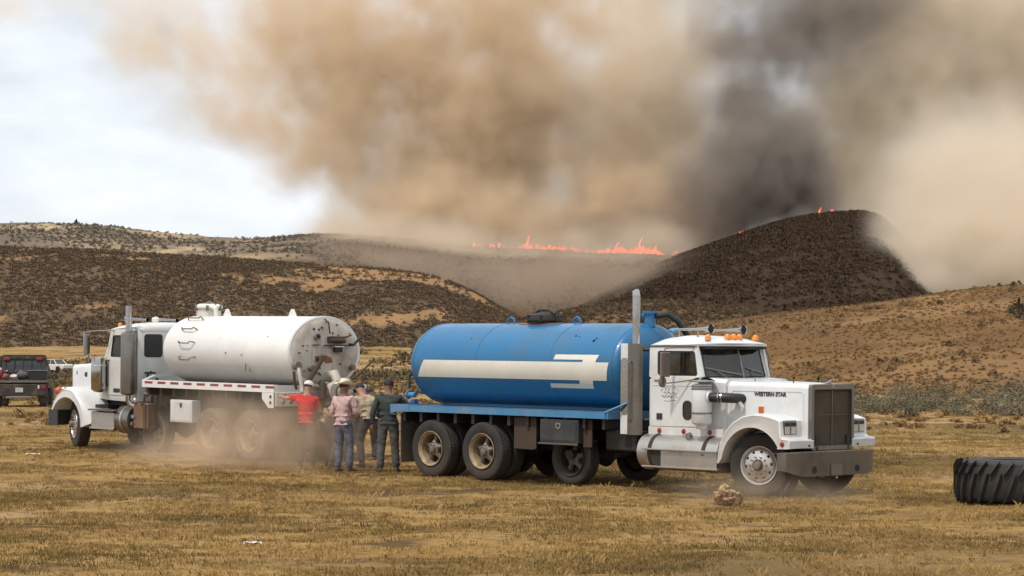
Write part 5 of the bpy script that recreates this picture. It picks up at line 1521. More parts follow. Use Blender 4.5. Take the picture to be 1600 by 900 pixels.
# someone in black behind
person(at_px(590, 47.6), R_(60), 'person in a black jacket mostly hidden between the mottled and green shirts',
       dict(sp2=(0, .05, 1.26), ch=(0, .10, 1.36), nk=(0, .16, 1.45), nk2=(0, .19, 1.50), hd=(0, .23, 1.56), hd2=(0, .25, 1.64), shL=(-.19, .1, 1.37), shR=(.19, .1, 1.37), elL=(-.24, .2, 1.12), elR=(.24, .2, 1.12), wrL=(-.14, .4, 1.08), wrR=(.14, .4, 1.08), face=(0, 1, -.3)),
       'long', 'long', None, C_dark, C_dkjeans, M_skin2, 1.56)
# green shirt, black cap
person(solve_feet(607, 738), R_(-3), 'man in dark green sleeves and black cap beside the blue truck deck',
       dict(elL=(-.30, -.03, 1.15), wrL=(-.31, .02, .90), shR=(.21, .02, 1.42), elR=(.34, .08, 1.22), wrR=(.36, .32, 1.26), hpL=(-.1, 0, .93), knL=(-.14, 0, .5), anL=(-.16, -.05, .09), toL=(-.2, .11, .04), anR=(.15, .02, .09), toR=(.2, .17, .04), face=(-.1, 1, -.2), brim=1),
       'long', 'long', M_capblack, C_green, C_grey, M_skin2, 1.79, None, False, .30)

# ================================================================== parked pickups far left
M_dkred = paint('dark_maroon_paint', (0.05, 0.010, 0.012), .35, 0, DUST, .3, 2.0, (0.5, 1.6, .5))
M_flat = paint('black_bed', (0.022, 0.02, 0.018), .5, 0, DUST, .35, 3.0)
M_smallwhite = paint('dusty_white_pickup_paint', (0.60, 0.58, 0.54), .4, 0, (0.33, .26, .18), .35, 1.5, (.4, 1.4, .6))
DP = 84.0
px_, pz_ = (36 - 800) * DP / F_PX, .55
Pk = empty('pickup_truck', (px_, DP, pz_), (0, 0, R_(98)))
tag(Pk, 'dark flatbed pickup truck seen from behind with gear on its bed', 'truck')
# local +x forward (away from us), width 1.95
bed = MB().box((-1.1, 0, .97), (2.3, 2.02, .09), .01).build('flatbed', M_flat, Pk)
MB().box((-2.24, 0, .955), (.05, 2.02, .06)).build('bed_edge', M_steel, bed)
rp = MB().box((-2.22, 0, .66), (.08, 1.98, .42), .02).build('rear_panel', M_flat, Pk)
MB().box((-2.27, -.02, .66), (.02, .26, .16)).build('number_plate', M_plate, rp)
for s in (-1, 1):
    MB().box((-2.27, s * .84, .76), (.03, .16, .12), .01).build('tail_lamp', M_redlens, rp)
    MB().box((-2.27, s * .69, .76), (.03, .06, .12), .01).build('reverse_lamp', M_whitetape, rp)
mb = MB()
holed(mb, [(-1.0, 1.0), (-1.0, 1.98), (1.0, 1.98), (1.0, 1.0)][::-1] if False else [(-1.0, 1.0), (1.0, 1.0), (.82, 1.86), (-.82, 1.86)], [(-.86, 1.10), (.86, 1.10), (.74, 1.76), (-.74, 1.76)], 'x', -.02, .03)
hr = mb.build('headache_rack', M_flat, Pk)
for y in (-.62, -.3, 0, .3, .62): MB().box((.005, y, 1.43), (.03, .035, .68)).build('rack_bar', M_flat, hr)
for y in (-.58, .58): MB().box((-.06, y, 1.76), (.06, .22, .10), .01).build('rack_lamp', M_redlens, hr)
cb = MB().loft([cab_sec(.06, .86, .75, 1.30), cab_sec(.1, .90, .70, 1.34), cab_sec(1.5, .90, .70, 1.34), cab_sec(1.55, .88, .72, 1.32)]).build('cab', M_dkred, Pk)
MB().loft([[(.10, -.84, 1.33), (.10, .84, 1.33), (1.62, .84, 1.33), (1.62, -.84, 1.33)], [(.20, -.70, 1.86), (.20, .70, 1.86), (1.15, .70, 1.86), (1.15, -.70, 1.86)]]).build('cab_glass', M_glass, cb)
MB().box((.68, 0, 1.88), (1.0, 1.46, .05), .02).build('roof', M_dkred, cb)
for s in (-1, 1):
    for (a, b) in (((.12, 1.33), (.22, 1.86)), ((.85, 1.33), (.80, 1.86)), ((1.60, 1.33), (1.15, 1.86))):
        MB().tube([(a[0], s * .85, a[1]), (b[0], s * .71, b[1])], .035, 6).build('pillar', M_dkred, cb)
MB().loft([cab_sec(1.55, .88, .65, 1.28), cab_sec(2.7, .86, .65, 1.18), cab_sec(2.85, .80, .65, 1.08)]).build('hood', M_dkred, Pk)
MB().box((2.9, 0, .55), (.12, 1.9, .22), .03).build('bumper', M_steel, Pk)
mb = MB().box((.3, 0, .58), (5.0, .9, .14)).build('chassis', M_black, Pk)
for (x, y) in ((-1.25, -.80), (-1.25, .80), (2.1, -.80), (2.1, .80)):
    w = empty('wheel', (x, y, .38), (0, 0, 0), Pk)
    MB().lathe([(.22, -.12), (.34, -.13), (.38, -.10), (.38, .10), (.34, .13), (.22, .12)], 24, (0, 0, 0), 'y').build('tyre', M_rubberd, w)
    MB().lathe([(.001, -.06), (.12, -.06), (.22, -.10), (.22, .10), (.12, .06), (.001, .06)], 20, (0, 0, 0), 'y').build('rim', M_steel, w)
MB().box((-2.3, 0, .40), (.06, .9, .08), .01).build('tow_hitch', M_steel, Pk)
for s in (-1, 1):
    MB().box((-1.9, s * .82, .42), (.02, .36, .42)).build('mudflap', M_rubberd, Pk)
    mb = MB().tube([(1.35, s * .9, 1.30), (1.35, s * 1.12, 1.32)], .02, 6); mb.box((1.35, s * 1.16, 1.36), (.05, .14, .24), .02); mb.build('mirror', M_gasket, Pk)
# things riding on the bed
Mpk = Matrix.Translation(Pk.location) @ Euler((0, 0, R_(98))).to_matrix().to_4x4()
def on_bed(x, y, z=1.02): return tuple(Mpk @ Vector((x, y, z)))
c = MB().lathe([(.001, 0), (.155, 0), (.165, .02), (.175, .33), (.170, .34)], 20, (0, 0, 0), 'z').build('water_cooler', plain('cooler_red', (.45, .02, .02), .4), None, 35, on_bed(-1.9, .78))
tag(c, 'round red water cooler with white lid on the flatbed', 'cooler')
MB().lathe([(.172, .335), (.178, .34), (.176, .40), (.12, .425), (.001, .43)], 20, (0, 0, 0), 'z').build('lid', M_whitetape, c)
MB().box((0, -.176, .10), (.05, .03, .05), .01).build('tap', M_whitetape, c)
c = MB().box((0, 0, .15), (.42, .66, .30), .02).build('tool_chest', M_gasket, None, 35, on_bed(-1.7, -.62)); c.rotation_euler = (0, 0, R_(98))
tag(c, 'black tool chest at the right end of the flatbed', 'toolbox')
MB().box((0, 0, .315), (.44, .68, .03), .008).build('lid', M_steel, c)
mb = MB(); mb.sphere((0, 0, .14), (.24, .36, .15), 3, .08); c = mb.build('duffel_bag', cloth('grey_canvas', (.06, .065, .07), .4), None, 60, on_bed(-1.75, -.10)); tag(c, 'slumped grey duffel bag in the middle of the flatbed', 'bag')
mb = MB(); mb.sphere((0, 0, .10), (.16, .2, .10), 2, .15); c = mb.build('sack', cloth('pale_cloth', (.45, .43, .40), .3), None, 60, on_bed(-1.95, .18)); tag(c, 'small pale cloth bundle beside the duffel bag on the flatbed', 'bundle')
mb = MB(); mb.sphere((0, 0, .10), (.14, .2, .11), 2, .18); c = mb.build('sack', cloth('brown_cloth', (.16, .07, .05), .3), None, 60, on_bed(-1.9, .47)); tag(c, 'small brown bundle next to the red cooler', 'bundle')

DW = 300.0
Pw = empty('pickup_truck', ((86 - 800) * DW / F_PX, DW, EYE + (HOR - 583.0) * DW / F_PX), (0, 0, R_(-38)))
tag(Pw, 'small pale grey crew cab pickup parked far off at the foot of the hill', 'truck')
MB().loft([cab_sec(-2.7, .90, .45, 1.12), cab_sec(-2.65, .94, .42, 1.15), cab_sec(2.2, .94, .42, 1.15), cab_sec(2.62, .88, .45, 1.02)]).build('body', M_smallwhite, Pw)
MB().loft([[(-1.0, -.86, 1.14), (-1.0, .86, 1.14), (1.25, .86, 1.14), (1.25, -.86, 1.14)], [(-.85, -.70, 1.72), (-.85, .70, 1.72), (.55, .70, 1.72), (.55, -.70, 1.72)]]).build('cab_glass', M_glass, Pw)
MB().box((-.15, 0, 1.75), (1.5, 1.5, .06), .02).build('roof', M_smallwhite, Pw)
for s in (-1, 1):
    for (a, b) in (((-1.02, 1.14), (-.86, 1.74)), ((.10, 1.14), (.08, 1.74)), ((1.27, 1.14), (.57, 1.74))):
        MB().tube([(a[0], s * .87, a[1]), (b[0], s * .71, b[1])], .06, 6).build('pillar', M_smallwhite, Pw)
    for x in (-1.75, 1.65):
        w = empty('wheel', (x, s * .86, .40), (0, 0, 0), Pw)
        MB().lathe([(.22, -.12), (.36, -.13), (.40, -.10), (.40, .10), (.36, .13), (.22, .12)], 20, (0, 0, 0), 'y').build('tyre', M_rubberd, w)
        MB().lathe([(.001, -.10), (.22, -.11), (.22, .11), (.001, .10)], 16, (0, 0, 0), 'y').build('rim', M_steel, w)
        MB().lathe([(.001, 0), (.47, 0)], 20, (x, s * .948, .44), 'y').build('wheel_arch', M_dark, Pw)
MB().box((2.66, 0, .55), (.1, 1.8, .22), .03).build('bumper', M_steel, Pw)

# ================================================================== giant tractor tyre lying flat
TD = 37.0
GT = empty('tractor_tyre', ((1593 - 800) * TD / F_PX, TD, -.01))
tag(GT, 'huge black tractor tyre lying flat on the dry grass at the right edge', 'tyre')
prof = [(.52, .04), (.60, .015), (.80, .02), (.92, .06), (.965, .14), (.975, .35), (.965, .57), (.92, .65), (.80, .69), (.60, .695), (.52, .67), (.50, .60), (.56, .40), (.56, .30), (.50, .10), (.52, .04)]
def jm(i, j, r, h): return r * (1 + .004 * math.sin(j * 1.7)), h
MB().lathe(prof, 72, (0, 0, 0), 'z', jm).build('carcass', M_rubberd if False else paint('old_black_rubber', (.020, .018, .017), .75, 0, (.07, .052, .04), .40, 3.0), GT, 40)
M_lug = paint('lug_rubber', (.020, .018, .017), .7, 0, (.105, .08, .058), .62, 4.0)
NL = 28
lug_me = None
for k in range(NL):
    for half in (0, 1):
        a0 = 2 * PI * (k + .5 * half) / NL
        o = None
        if lug_me is None or (half and lug_me2 is None):
            mb = MB()
            secs = []
            for t in (0, .25, .5, .75, 1):
                a = (.16 if not half else -.10) * t
                z = (.045 + .42 * t) if not half else (.66 - .17 * t)
                rin = .93 + .045 * min(1, t * 2.2)
                rout = 1.035 - .05 * (1 - min(1, t * 2.5))
                w = .030 + .012 * (1 - t)
                dz = .028
                secs.append([(r * math.cos(a + w * q), r * math.sin(a + w * q), z + dz * e) for r, q, e in ((rin, -1, -1), (rout, -.8, -1), (rout, .8, 1), (rin, 1, 1))])
            mb.loft(secs)
            o = mb.build('tread_lug', M_lug, GT, 25)
            if not half: lug_me = o.data; lug_me2 = None
            else: lug_me2 = o.data
        else:
            o = bpy.data.objects.new('tread_lug', lug_me2 if half else lug_me); COL.objects.link(o); o.parent = GT
        o.rotation_euler = (0, 0, a0)
for z in (.08, .62): MB().lathe([(.90, 0), (.93, z > .3 and .012 or -.012), (.945, 0)], 60, (0, 0, z), 'z').build('sidewall_ring', M_lug, GT)

# broken lump of wood, litter
D0 = solve_feet(1137, 789)
mb = MB()
rr = bmesh.ops.create_icosphere(mb.bm, subdivisions=4, radius=1.0)
for v in rr['verts']:
    q = v.co.copy(); n = float(fbm(q.x * 2.3 + 5, q.y * 2.3 + q.z * 3.1, 4, 4)) * .9 + float(fbm(q.x * 9 + 5, q.z * 9 + q.y * 4, 3, 14)) * .35
    zz = q.z
    if zz > .25: zz = .25 + (zz - .25) * .35 + n * .55
    v.co = Vector((q.x * .235 * (1 + n * .35), q.y * .22 * (1 + n * .35), .13 + zz * .17 * (1 + n * .2)))
m_lump, nt_, b_ = new_mat('broken_wood')
tc_ = nt_.nodes.new('ShaderNodeTexCoord'); sx_ = nt_.nodes.new('ShaderNodeSeparateXYZ'); nt_.links.new(tc_.outputs['Object'], sx_.inputs[0])
c_ = _mixc(nt_, _ramp(nt_, _noise(nt_, tc_.outputs['Object'], 14, 6, .7), .4, .62), (.12, .065, .035), (.44, .30, .15))
nt_.links.new(c_, b_.inputs['Base Color']); b_.inputs['Roughness'].default_value = .95
_bump(nt_, _noise(nt_, tc_.outputs['Object'], 30, 5, .7), .8, .02, b_)
lump = mb.build('broken_stump', m_lump, None, 30, D0); lump.rotation_euler = (0, .12, .4)
tag(lump, 'rough broken lump of brown wood on the grass by the front wheel', 'stump')
mb = MB(); mb.sphere((0, 0, .10), (.11, .09, .09), 2, .3); mb.sphere((.10, .03, .05), (.08, .07, .06), 2, .3); o = mb.build('wood_chunk', m_lump, None, 30, (D0[0] - .05, D0[1] + .15, D0[2] + .13)); tag(o, 'small loose splinter piece on top of the broken stump', 'wood')
for (u, v, w, lab) in ((395, 854, .22, 'scrap of white plastic lying on the grass in the foreground'), (52, 712, .30, 'pale torn scrap lying on the bare track at the left edge')):
    p = solve_feet(u, v)
    mb = MB()
    rws = [[(w * (i / 5 - .5), .06 * (j - 1) + .02 * math.sin(i * 2 + j), .015 + .025 * abs(math.sin(i * 1.9 + j * 1.3))) for i in range(6)] for j in range(3)]
    mb.loft(rws, cap=False, close=False)
    o = mb.build('litter', M_whitetape, None, 60, (p[0], p[1], float(ground_z(p[0], p[1])) + .02)); tag(o, lab, 'litter')
# ================================================================== vegetation
def leaf_mat(name, a, b_, rough=.9, patch=0.0):
    m, nt, b = new_mat(name)
    oi = nt.nodes.new('ShaderNodeObjectInfo')
    tcn = nt.nodes.new('ShaderNodeTexCoord')
    geo = nt.nodes.new('ShaderNodeNewGeometry')
    f = _math(nt, 'ADD', _math(nt, 'MULTIPLY', oi.outputs['Random'], .6), _math(nt, 'MULTIPLY', geo.outputs['Random Per Island'], .4))
    if patch:
        big = _ramp(nt, _noise(nt, geo.outputs['Position'], patch, 4, .6, .5), .36, .62)
        f = _math(nt, 'ADD', _math(nt, 'MULTIPLY', f, .5), _math(nt, 'MULTIPLY', big, .5))
    nt.links.new(_mixc(nt, f, a, b_), b.inputs['Base Color'])
    b.inputs['Roughness'].default_value = rough
    b.inputs['Specular IOR Level'].default_value = .15
    return m
M_sagebush = leaf_mat('sagebrush_leaf', (.066, .047, .032), (.17, .120, .073))
M_farbush = leaf_mat('far_brush_leaf', (.10, .085, .07), (.17, .14, .10))
M_burnbush = leaf_mat('scorched_brush', (.036, .024, .016), (.085, .053, .032))
M_nearsage = leaf_mat('grey_sage_leaf', (.085, .073, .047), (.235, .205, .13))
M_tuft = leaf_mat('straw_grass', (.15, .09, .032), (.48, .315, .12), patch=.35)
M_tuft2 = leaf_mat('greenish_grass', (.085, .058, .022), (.30, .205, .072), patch=.5)
M_hilltuft = leaf_mat('hill_grass', (.13, .078, .036), (.29, .18, .08))
M_stem = plain('sage_stem', (.09, .065, .045), .9)
M_conifer = leaf_mat('juniper_leaf', (.018, .022, .012), (.05, .055, .028))

def tri_cloud(n, shape, size, seed, up=0.3, flat=.5):
    r = np.random.default_rng(seed)
    V = []; F = []
    for i in range(n):
        c, nr = shape(r)
        d = r.normal(size=3); d /= np.linalg.norm(d); d = d * (1 - up) + nr * up
        t1 = np.cross(d, r.normal(size=3)); t1 /= np.linalg.norm(t1) + 1e-9
        t2 = np.cross(d, t1); t2 /= np.linalg.norm(t2) + 1e-9
        s = size * r.uniform(.6, 1.3)
        k = len(V)
        V += [c - t1 * s * .5, c + t1 * s * .5, c + t2 * s * .9 * r.uniform(.7, 1.2)]
        F.append((k, k + 1, k + 2))
    return V, F

def dome(w, h, hollow=.55):
    def f(r):
        d = r.normal(size=3); d[2] = abs(d[2]); d /= np.linalg.norm(d)
        k = r.uniform(hollow, 1.0)
        lump = 1 + .22 * math.sin(5 * d[0] + 3 * d[1] + 2)
        return np.array([d[0] * w * k * lump, d[1] * w * k * lump, d[2] * h * k * lump + .02]), d
    return f

def raw_mesh(name, V, F, mat):
    me = bpy.data.meshes.new(name); me.from_pydata([tuple(map(float, v)) for v in V], [], F); me.materials.append(mat); me.update()
    return me

def proto(name, V, F, mat):
    return bpy.data.objects.new(name, raw_mesh(name, V, F, mat))

def tuft(seed, n, h, spread, w):
    r = np.random.default_rng(seed); V = []; F = []
    for i in range(n):
        a = r.uniform(0, 2 * PI); p = r.normal(size=2) * spread * .45; l = r.uniform(.2, 1.0) * h
        b = np.array([math.cos(a), math.sin(a)]); out = r.uniform(.1, .95) * l
        k = len(V); s = np.array([-b[1], b[0]]) * w * r.uniform(.7, 1.3)
        V += [(p[0] - s[0], p[1] - s[1], -.01), (p[0] + s[0], p[1] + s[1], -.01), (p[0] + b[0] * out * .4 + s[0] * .6, p[1] + b[1] * out * .4 + s[1] * .6, l * .7), (p[0] + b[0] * out, p[1] + b[1] * out, l * r.uniform(.75, 1.0))]
        F += [(k, k + 1, k + 2), (k, k + 2, k + 3)]
    return V, F

def scatter(name, surf, layers, label):
    """one object of ground cover: plants instanced over a surface"""
    t, gi, go = gn_tree(name)
    join = t.nodes.new('GeometryNodeJoinGeometry')
    for li, (pr, dmax, densf, s0, s1, seed) in enumerate(layers):
        oi = t.nodes.new('GeometryNodeObjectInfo'); oi.inputs['Object'].default_value = surf; oi.transform_space = 'RELATIVE'
        dist = t.nodes.new('GeometryNodeDistributePointsOnFaces'); dist.distribute_method = 'RANDOM'
        pos = t.nodes.new('GeometryNodeInputPosition').outputs[0]
        sx = t.nodes.new('ShaderNodeSeparateXYZ'); t.links.new(pos, sx.inputs[0])
        d = gmath(t, 'MULTIPLY', densf(t, pos, sx), dmax)
        t.links.new(d, dist.inputs['Density']); dist.inputs['Seed'].default_value = seed
        t.links.new(oi.outputs['Geometry'], dist.inputs['Mesh'])
        pi = t.nodes.new('GeometryNodeObjectInfo'); pi.inputs['Object'].default_value = pr; pi.inputs['As Instance'].default_value = True
        ins = t.nodes.new('GeometryNodeInstanceOnPoints')
        t.links.new(dist.outputs['Points'], ins.inputs['Points']); t.links.new(pi.outputs['Geometry'], ins.inputs['Instance'])
        rv = t.nodes.new('FunctionNodeRandomValue'); rv.data_type = 'FLOAT_VECTOR'; rv.inputs[0].default_value = (-.15, -.15, 0); rv.inputs[1].default_value = (.15, .15, 6.28); rv.inputs['Seed'].default_value = seed + 3
        e2r = t.nodes.new('FunctionNodeEulerToRotation'); t.links.new(rv.outputs[0], e2r.inputs[0]); t.links.new(e2r.outputs[0], ins.inputs['Rotation'])
        rs = t.nodes.new('FunctionNodeRandomValue'); rs.data_type = 'FLOAT'; rs.inputs[2].default_value = s0; rs.inputs[3].default_value = s1; rs.inputs['Seed'].default_value = seed + 7
        sq = gmath(t, 'POWER', rs.outputs[1], 1.0)
        cx = t.nodes.new('ShaderNodeCombineXYZ')
        for k in range(3): t.links.new(sq, cx.inputs[k])
        t.links.new(cx.outputs[0], ins.inputs['Scale'])
        t.links.new(ins.outputs[0], join.inputs[0])
    t.links.new(join.outputs[0], go.inputs[0])
    me = bpy.data.meshes.new(name); o = bpy.data.objects.new(name, me); COL.objects.link(o)
    md = o.modifiers.new('scatter', 'NODES'); md.node_group = t
    tag(o, label, kind='stuff')
    return o

def f_view(t, sx, k=.34, m=5):
    a = gmath(t, 'ABSOLUTE', sx.outputs[0])
    b = gmath(t, 'MULTIPLY_ADD', sx.outputs[1], k, m)
    return gmath(t, 'LESS_THAN', a, b)
def f_patch(t, pos, scale, lo, hi, a=0.0, b=1.0):
    f, _ = gnoise(t, pos, scale, 4, .6)
    return gmap(t, f, lo, hi, a, b)
def f_band(t, pos, stretch, sc, lo, hi):
    """same noise as the soil bands: no brush where the straw shows"""
    v = t.nodes.new('ShaderNodeVectorMath'); v.operation = 'MULTIPLY'; v.inputs[1].default_value = stretch
    t.links.new(pos, v.inputs[0])
    n = t.nodes.new('ShaderNodeTexNoise'); n.inputs['Scale'].default_value = sc; n.inputs['Detail'].default_value = 4; n.inputs['Roughness'].default_value = .55; n.inputs['Distortion'].default_value = .8
    t.links.new(v.outputs[0], n.inputs['Vector'])
    return gmap(t, n.outputs['Fac'], lo, hi, 1.0, .12)
def f_range(t, s, a, b, lo, hi): return gmap(t, s, a, b, lo, hi)
def mul(t, *a):
    r = a[0]
    for x in a[1:]: r = gmath(t, 'MULTIPLY', r, x)
    return r

pt1 = proto('grass_tuft', *tuft(1, 18, .055, .12, .0035), M_tuft)
pt2 = proto('grass_tuft', *tuft(2, 12, .10, .09, .0032), M_tuft)
pt3 = proto('grass_tuft', *tuft(3, 20, .045, .13, .004), M_tuft2)
def f_track(t):
    n = t.nodes.new('GeometryNodeInputNamedAttribute'); n.data_type = 'FLOAT'; n.inputs[0].default_value = 'track'
    return gmath(t, 'MULTIPLY_ADD', n.outputs[0], -.9, 1.0)
near = lambda t, pos, sx: mul(t, f_track(t), f_view(t, sx), f_range(t, sx.outputs[1], 30, 75, 1, .10), gmath(t, 'GREATER_THAN', sx.outputs[1], 19.0), gmath(t, 'LESS_THAN', sx.outputs[1], 95.0))
scatter('field_grass', ground, [
    (pt1, 75, lambda t, p, sx: mul(t, near(t, p, sx), f_patch(t, p, .5, .42, .58, .05, 1), f_patch(t, p, 2.2, .40, .56, .12, 1)), .5, 1.25, 1),
    (pt2, 9, lambda t, p, sx: mul(t, near(t, p, sx), f_patch(t, p, .35, .50, .64, .0, 1)), .5, 1.4, 2),
    (pt3, 80, lambda t, p, sx: mul(t, near(t, p, sx), f_patch(t, p, .30, .45, .58, .04, 1), f_patch(t, p, 1.8, .40, .56, .2, 1)), .6, 1.5, 3)], 'short dry straw and olive grass covering the field')

def bush(name, n, w, h, size, seed, mat): return proto(name, *tri_cloud(n, dome(w, h), size, seed), mat)
b1 = bush('brush', 46, .62, .62, .30, 1, M_sagebush); b2 = bush('brush', 40, .75, .45, .30, 2, M_sagebush)
scatter('hill_sagebrush', h_left, [
    (b1, .60, lambda t, p, sx: mul(t, f_view(t, sx, .37, 10), f_band(t, p, (1.0, .35, .5), .035, .52, .60), f_patch(t, p, .035, .36, .54, .20, 1)), .25, .95, 4),
    (b2, .50, lambda t, p, sx: mul(t, f_view(t, sx, .37, 10), f_band(t, p, (1.0, .35, .5), .035, .52, .60), f_patch(t, p, .05, .40, .58, .2, 1)), .2, 1.15, 5)], 'dense brown sagebrush covering the left hill')
b3 = bush('brush', 30, .9, .7, .5, 3, M_farbush)
scatter('ridge_brush', h_far, [(b3, .13, lambda t, p, sx: mul(t, f_view(t, sx, .37, 20), f_band(t, p, (1.0, .5, .3), .02, .49, .58), f_patch(t, p, .016, .42, .56, .06, 1)), .3, 1.2, 6)], 'scattered brush dotting the far ridge')
b4 = bush('brush', 34, .9, .75, .5, 5, M_burnbush)
scatter('dark_hill_brush', h_burn, [(b4, .46, lambda t, p, sx: mul(t, f_view(t, sx, .37, 20), f_patch(t, p, .03, .36, .56, .2, 1)), .4, 1.1, 7)], 'dark scorched brush covering the burning hill')
b5 = bush('brush', 36, .55, .42, .26, 8, leaf_mat('low_brush', (.06, .042, .026), (.13, .09, .052)))
scatter('low_hill_brush', h_low, [(b5, .55, lambda t, p, sx: mul(t, f_view(t, sx, .37, 10), f_patch(t, p, .05, .40, .58, .15, 1)), .5, 1.5, 8)], 'brown brush covering the low rise')
b6 = bush('brush', 40, .30, .20, .13, 9, M_hilltuft); b7 = bush('brush', 44, .42, .30, .17, 10, leaf_mat('hill_shrub', (.06, .04, .025), (.14, .095, .052)))
scatter('slope_grass', h_right, [
    (b6, 2.0, lambda t, p, sx: mul(t, f_view(t, sx, .37, 5), f_patch(t, p, .12, .36, .60, .12, 1)), .25, .8, 9),
    (b7, .16, lambda t, p, sx: mul(t, f_view(t, sx, .37, 5), f_patch(t, p, .10, .48, .62, .04, 1)), .25, 1.1, 10)], 'dry grass clumps and small dark shrubs on the golden slope')
b8 = bush('brush', 40, .5, .4, .22, 12, leaf_mat('flat_brush', (.06, .055, .03), (.17, .13, .07)))
scatter('flat_brush', ground, [
    (b8, .50, lambda t, p, sx: mul(t, f_view(t, sx, .37, 5), gmath(t, 'GREATER_THAN', sx.outputs[1], 105.0), gmath(t, 'LESS_THAN', sx.outputs[1], 400.0), f_patch(t, p, .035, .50, .60, .01, 1), f_range(t, sx.outputs[1], 110, 300, .25, 1)), .5, 1.6, 11),
    (b6, 1.2, lambda t, p, sx: mul(t, f_view(t, sx, .37, 5), gmath(t, 'GREATER_THAN', sx.outputs[1], 62.0), gmath(t, 'LESS_THAN', sx.outputs[1], 230.0), f_patch(t, p, .08, .42, .60, .08, 1)), .3, 1.0, 12)], 'low olive brush and grass clumps on the flat behind the trucks')

# grey sagebrush standing along the foot of the golden hill, each bush its own
sage_me = []
for sd_ in range(5):
    V, F = tri_cloud(900, dome(.55, .62, .3), .05, 100 + sd_, .45)
    r = np.random.default_rng(sd_)
    st = []
    for i in range(26):
        a = r.uniform(0, 2 * PI); l = r.uniform(.5, .95); tip = np.array([math.cos(a) * l * .55, math.sin(a) * l * .55, l * .62 * r.uniform(.7, 1.15)])
        s = np.array([-math.sin(a), math.cos(a), 0]) * .008
        k = len(V); V += [-s, s, tip + s * .3, tip - s * .3]; F.append((k, k + 1, k + 2)); F.append((k, k + 2, k + 3))
    sage_me.append(raw_mesh('sagebrush', V, F, M_nearsage))
rs_ = random.Random(12)
placed = []
tries = 0
while len(placed) < 80 and tries < 4000:
    tries += 1
    u = rs_.uniform(1195, 1640); D = rs_.uniform(73, 92)
    x = (u - 800) * D / F_PX
    if any((x - a) ** 2 + (D - b) ** 2 < .55 for a, b in placed): continue
    if D < 76 and rs_.random() < .6 and u < 1400: continue
    placed.append((x, D))
for i, (x, D) in enumerate(placed):
    o = bpy.data.objects.new('sagebrush', sage_me[i % 5]); COL.objects.link(o)
    s = rs_.uniform(.55, 1.35)
    zz = float(ground_z(x, D))
    if D > 80: zz = max(zz, float(ground_base(x, 80)) - .35 + (D - 80) * .055)
    o.location = (x, D, zz - .03); o.scale = (s * rs_.uniform(.9, 1.25), s, s * rs_.uniform(.65, .95)); o.rotation_euler = (0, 0, rs_.uniform(0, 6.28))
    tag(o, 'grey green sagebrush in the row along the foot of the golden hill', 'bush', 'sagebrush bushes along the foot of the golden hill')

# dark juniper at the right edge, tiny ones on the skylines
def juniper(loc, h, w, n, label, seed, lf=.16):
    T = empty('juniper_tree', loc); tag(T, label, 'tree')
    def shp(r):
        t = r.uniform(0, 1) ** .8; rad = w * (math.sin(min(1, t * 1.15 + .12) * PI) ** .6) * r.uniform(.45, 1.0); a = r.uniform(0, 2 * PI)
        rad *= 1 + .25 * math.sin(3 * a + 5 * t)
        return np.array([rad * math.cos(a), rad * math.sin(a), .12 * h + t * h * .88]), np.array([math.cos(a), math.sin(a), .4])
    V, F = tri_cloud(n, shp, lf, seed, .4)
    o = bpy.data.objects.new('crown', raw_mesh('crown', V, F, M_conifer)); COL.objects.link(o); o.parent = T
    mb = MB(); mb.tube([(0, 0, -.2), (.04, 0, h * .3), (-.03, .02, h * .6), (0, 0, h * .85)], [w * .14, w * .11, w * .07, .02], 7)
    for k in range(5):
        a = k * 1.9; mb.tube([(0, 0, h * (.2 + .12 * k)), (w * .5 * math.cos(a), w * .5 * math.sin(a), h * (.35 + .12 * k))], [w * .05, .015], 5)
    mb.build('trunk', M_stem, T)
def hill_z(o, x, y):
    ok, p, n, f = o.ray_cast(Vector((x, y, 500)), Vector((0, 0, -1)))
    return p.z if ok else 0
x, D = (1592 - 800) * 185 / F_PX, 185
juniper((x, D, hill_z(h_right, x, D) - .1), 1.75, 1.05, 900, 'dark round juniper on the golden hillside at the right edge', 4, .14)
x, D = (119 - 800) * 998 / F_PX, 998
juniper((x, D, hill_z(h_far, x, D) - .2), 2.6, 1.0, 120, 'tiny lone tree standing on the skyline of the far ridge', 6, .7)
x, D = (1583 - 800) * 233 / F_PX, 233
juniper((x, D, hill_z(h_right, x, D) - .1), .55, .35, 120, 'tiny shrub on the skyline of the golden hill', 7, .12)

